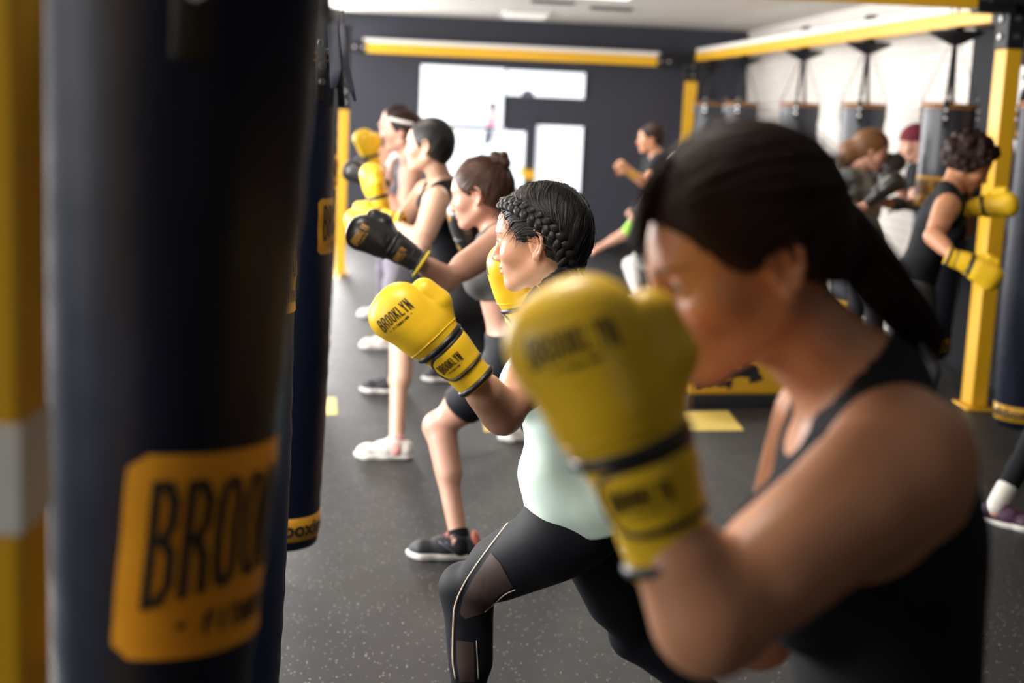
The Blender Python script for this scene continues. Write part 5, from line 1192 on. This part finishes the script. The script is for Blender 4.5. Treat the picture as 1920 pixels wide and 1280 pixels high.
def beanie_man():
    hd = head_at(1722, 272, 9.65, 5, 14); N = P(1734, 308, 9.72); Pv = P(1752, 440, 9.85); SL = P(1728, 326, 9.58); SR = P(1722, 322, 9.9)
    EL = reach(SL, 1714, 384, .25, -1); WL = P(1682, 382, 9.3); ER = P(1700, 376, 10.0); WR = P(1682, 345, 9.9); HL = P(1748, 458, 9.8); HRr = P(1754, 458, 9.98); KL = HL+np.array([-.08, -.05, -.39]); AL = under(KL, .06); KR = HRr+np.array([-.02, .05, -.39]); AR = under(KR, .1)
    def ex(b):
        V, F = sdf_mesh(cap_prims(hd, .006), .007, offset=.006, keep=[half(hd.p(.0, 0, .025), hd.M@np.array((.25, 0, -1)))]); link_mesh('beanie', V, F, mat('maroon_knit', (.13, .008, .022), .85, bump=(120, .6, .003)), b.root, True, True)
        E, W = [np.array(v) for v in b.arms['L'][:2]]; e = unit(W-E); V, F = sdf_mesh([cone(W-e*.06, W+e*.02, .042, .05)], .008); link_mesh('hand_wrap', V, F, mat('grey_pad', (.10, .11, .11), .7), b.root, True, True)
    return figure('man in a maroon beanie and black shirt at the white wall, mostly behind a bag', hd, N, Pv, hdir(0, 0), {'L': SL, 'R': SR}, {'L': (EL, WL, {'n': -HY, 'curl': 1.0}), 'R': (ER, WR, {'n': -HY, 'curl': 1.0})}, {'L': HL, 'R': HRr}, {'L': (KL, AL, toe()), 'R': (KR, AR, toe())}, m_skin_c, None, 'tee', 'long', [], [(s_, (m_black_shoe, m_black_shoe, None)) for s_ in 'LR'], top_m=m_black_cloth, low_m=m_black_cloth, group='boxers at the right bags', hands=('L', 'R'), male=True, extra=ex)
def right_woman():
    hd = head_at(1815, 308, 7.0, -12, 30, flip=1, sc=1.05); N = P(1786, 352, 7.05); Pv = P(1712, 530, 7.15); SR = P(1776, 388, 6.88); SL = P(1800, 372, 7.2)
    ER = P(1750, 442, 6.72); WR = reach(ER, 1793, 486, .20, -1); EL = P(1812, 430, 7.2); WL = P(1822, 392, 7.05)
    HRr = P(1706, 556, 7.08); HL = P(1722, 556, 7.25); KR = HRr+np.array([.10, -.05, -.37]); AR = under(KR, -.04); KL = HL+np.array([-.05, .1, -.38]); AL = under(KL, -.12, .05)
    hp = [ell(hd.p(-.02, 0, .04), (.115, .095, .105), hd.R(), .03), ell(hd.p(.05, 0, .07), (.06, .07, .05), hd.R(), .03)]
    rng = np.random.default_rng(9); hp += [ell(hd.p(*(np.array([-.01, 0, .04])+unit(rng.normal(size=3))*np.array([.122, .100, .112]))), (.019,)*3, None, .008) for _ in range(110)]
    b = figure('boxer with dark curls, black tank top and yellow gloves beside the tall yellow post', hd, N, Pv, hdir(-15, 0, 1), {'L': SL, 'R': SR}, {'L': (EL, WL), 'R': (ER, WR)}, {'L': HL, 'R': HRr}, {'L': (KL, AL, toe(0, 1)), 'R': (KR, AR, toe(0, 1))}, m_skin_b, m_hair_brown, 'tank', 'long', [('R', unit(P(1850, 508, 6.6)-P(1793, 486, 6.62)), Z3+HR*.3, -HY, 'yellow'), ('L', unit(P(1856, 384, 7.0)-P(1822, 392, 7.05)), Z3, -HY, 'yellow')], [(s_, (m_black_shoe, m_white_sole, None)) for s_ in 'LR'], top_m=m_black_cloth, low_m=mat('dark_grey_pants', (.085, .085, .095), .8), group='boxers at the right bags', hair_prims=hp, h=.009, hk=[half(hd.p(.062, 0, .03), hd.M@np.array((.85, 0, -.5))), half(hd.p(-.01, 0, -.045), hd.M@np.array((.3, 0, -1)))])
    return b
def edge_person():
    A = ankle(1868, 950); hd = head_at(2130, 262, 6.1, 0, 0, flip=-1); N = P(2150, 330, 6.2); Pv = P(2110, 530, 6.3); SL = N-HY*.16-Z3*.03; SR = N+HY*.16-Z3*.03
    EL = SL-HR*.12-Z3*.22; WL = EL-HR*.14+Z3*.14; ER = SR-HR*.12-Z3*.22; WR = ER-HR*.14+Z3*.14; HL = Pv-HY*.085-Z3*.06; HRr = Pv+HY*.085-Z3*.06; KL = (HL+A)/2-HR*.04; KR = HRr+HR*.05-Z3*.4; AR = KR+HR*.12; AR[2] = .085
    def ex(b):
        V, F = sdf_mesh([cone(A+Z3*.0, A+(KL-A)*.22, .044, .046)], .007, keep=[half(A+(KL-A)*.2, KL-A)]); link_mesh('ankle_support', V, F, m_white_sole, b.root, True, True)['label'] = 'white ankle support'
    return figure('person at the right picture edge of whom a purple shoe with red laces shows', hd, N, Pv, hdir(0, 0), {'L': SL, 'R': SR}, {'L': (EL, WL), 'R': (ER, WR)}, {'L': HL, 'R': HRr}, {'L': (KL, A, toe(-40, 1)), 'R': (KR, AR, toe())}, m_skin_c, m_hair_brown, 'tee', 'long', [(s_, unit(np.array([-.6, 0, .8])), -HY, -HR, 'yellow') for s_ in 'LR'], [(s_, (m_purple, m_white_sole, m_red)) for s_ in 'LR'], top_m=m_black_cloth, low_m=m_black_cloth, group='boxers at the right bags', extra=ex)
for nm, fn in (('mint', mint_woman), ('front', front_woman), ('bun', bun_woman), ('tank', tank_woman), ('far', far_woman), ('last', last_woman), ('coach', coach), ('lunging', lunging), ('grey', grey_tee_woman), ('beanie', beanie_man), ('right', right_woman), ('edge', edge_person)):
    if want(nm):
        import time; t_ = time.time(); fn(); print(nm, round(time.time()-t_, 1), 's')
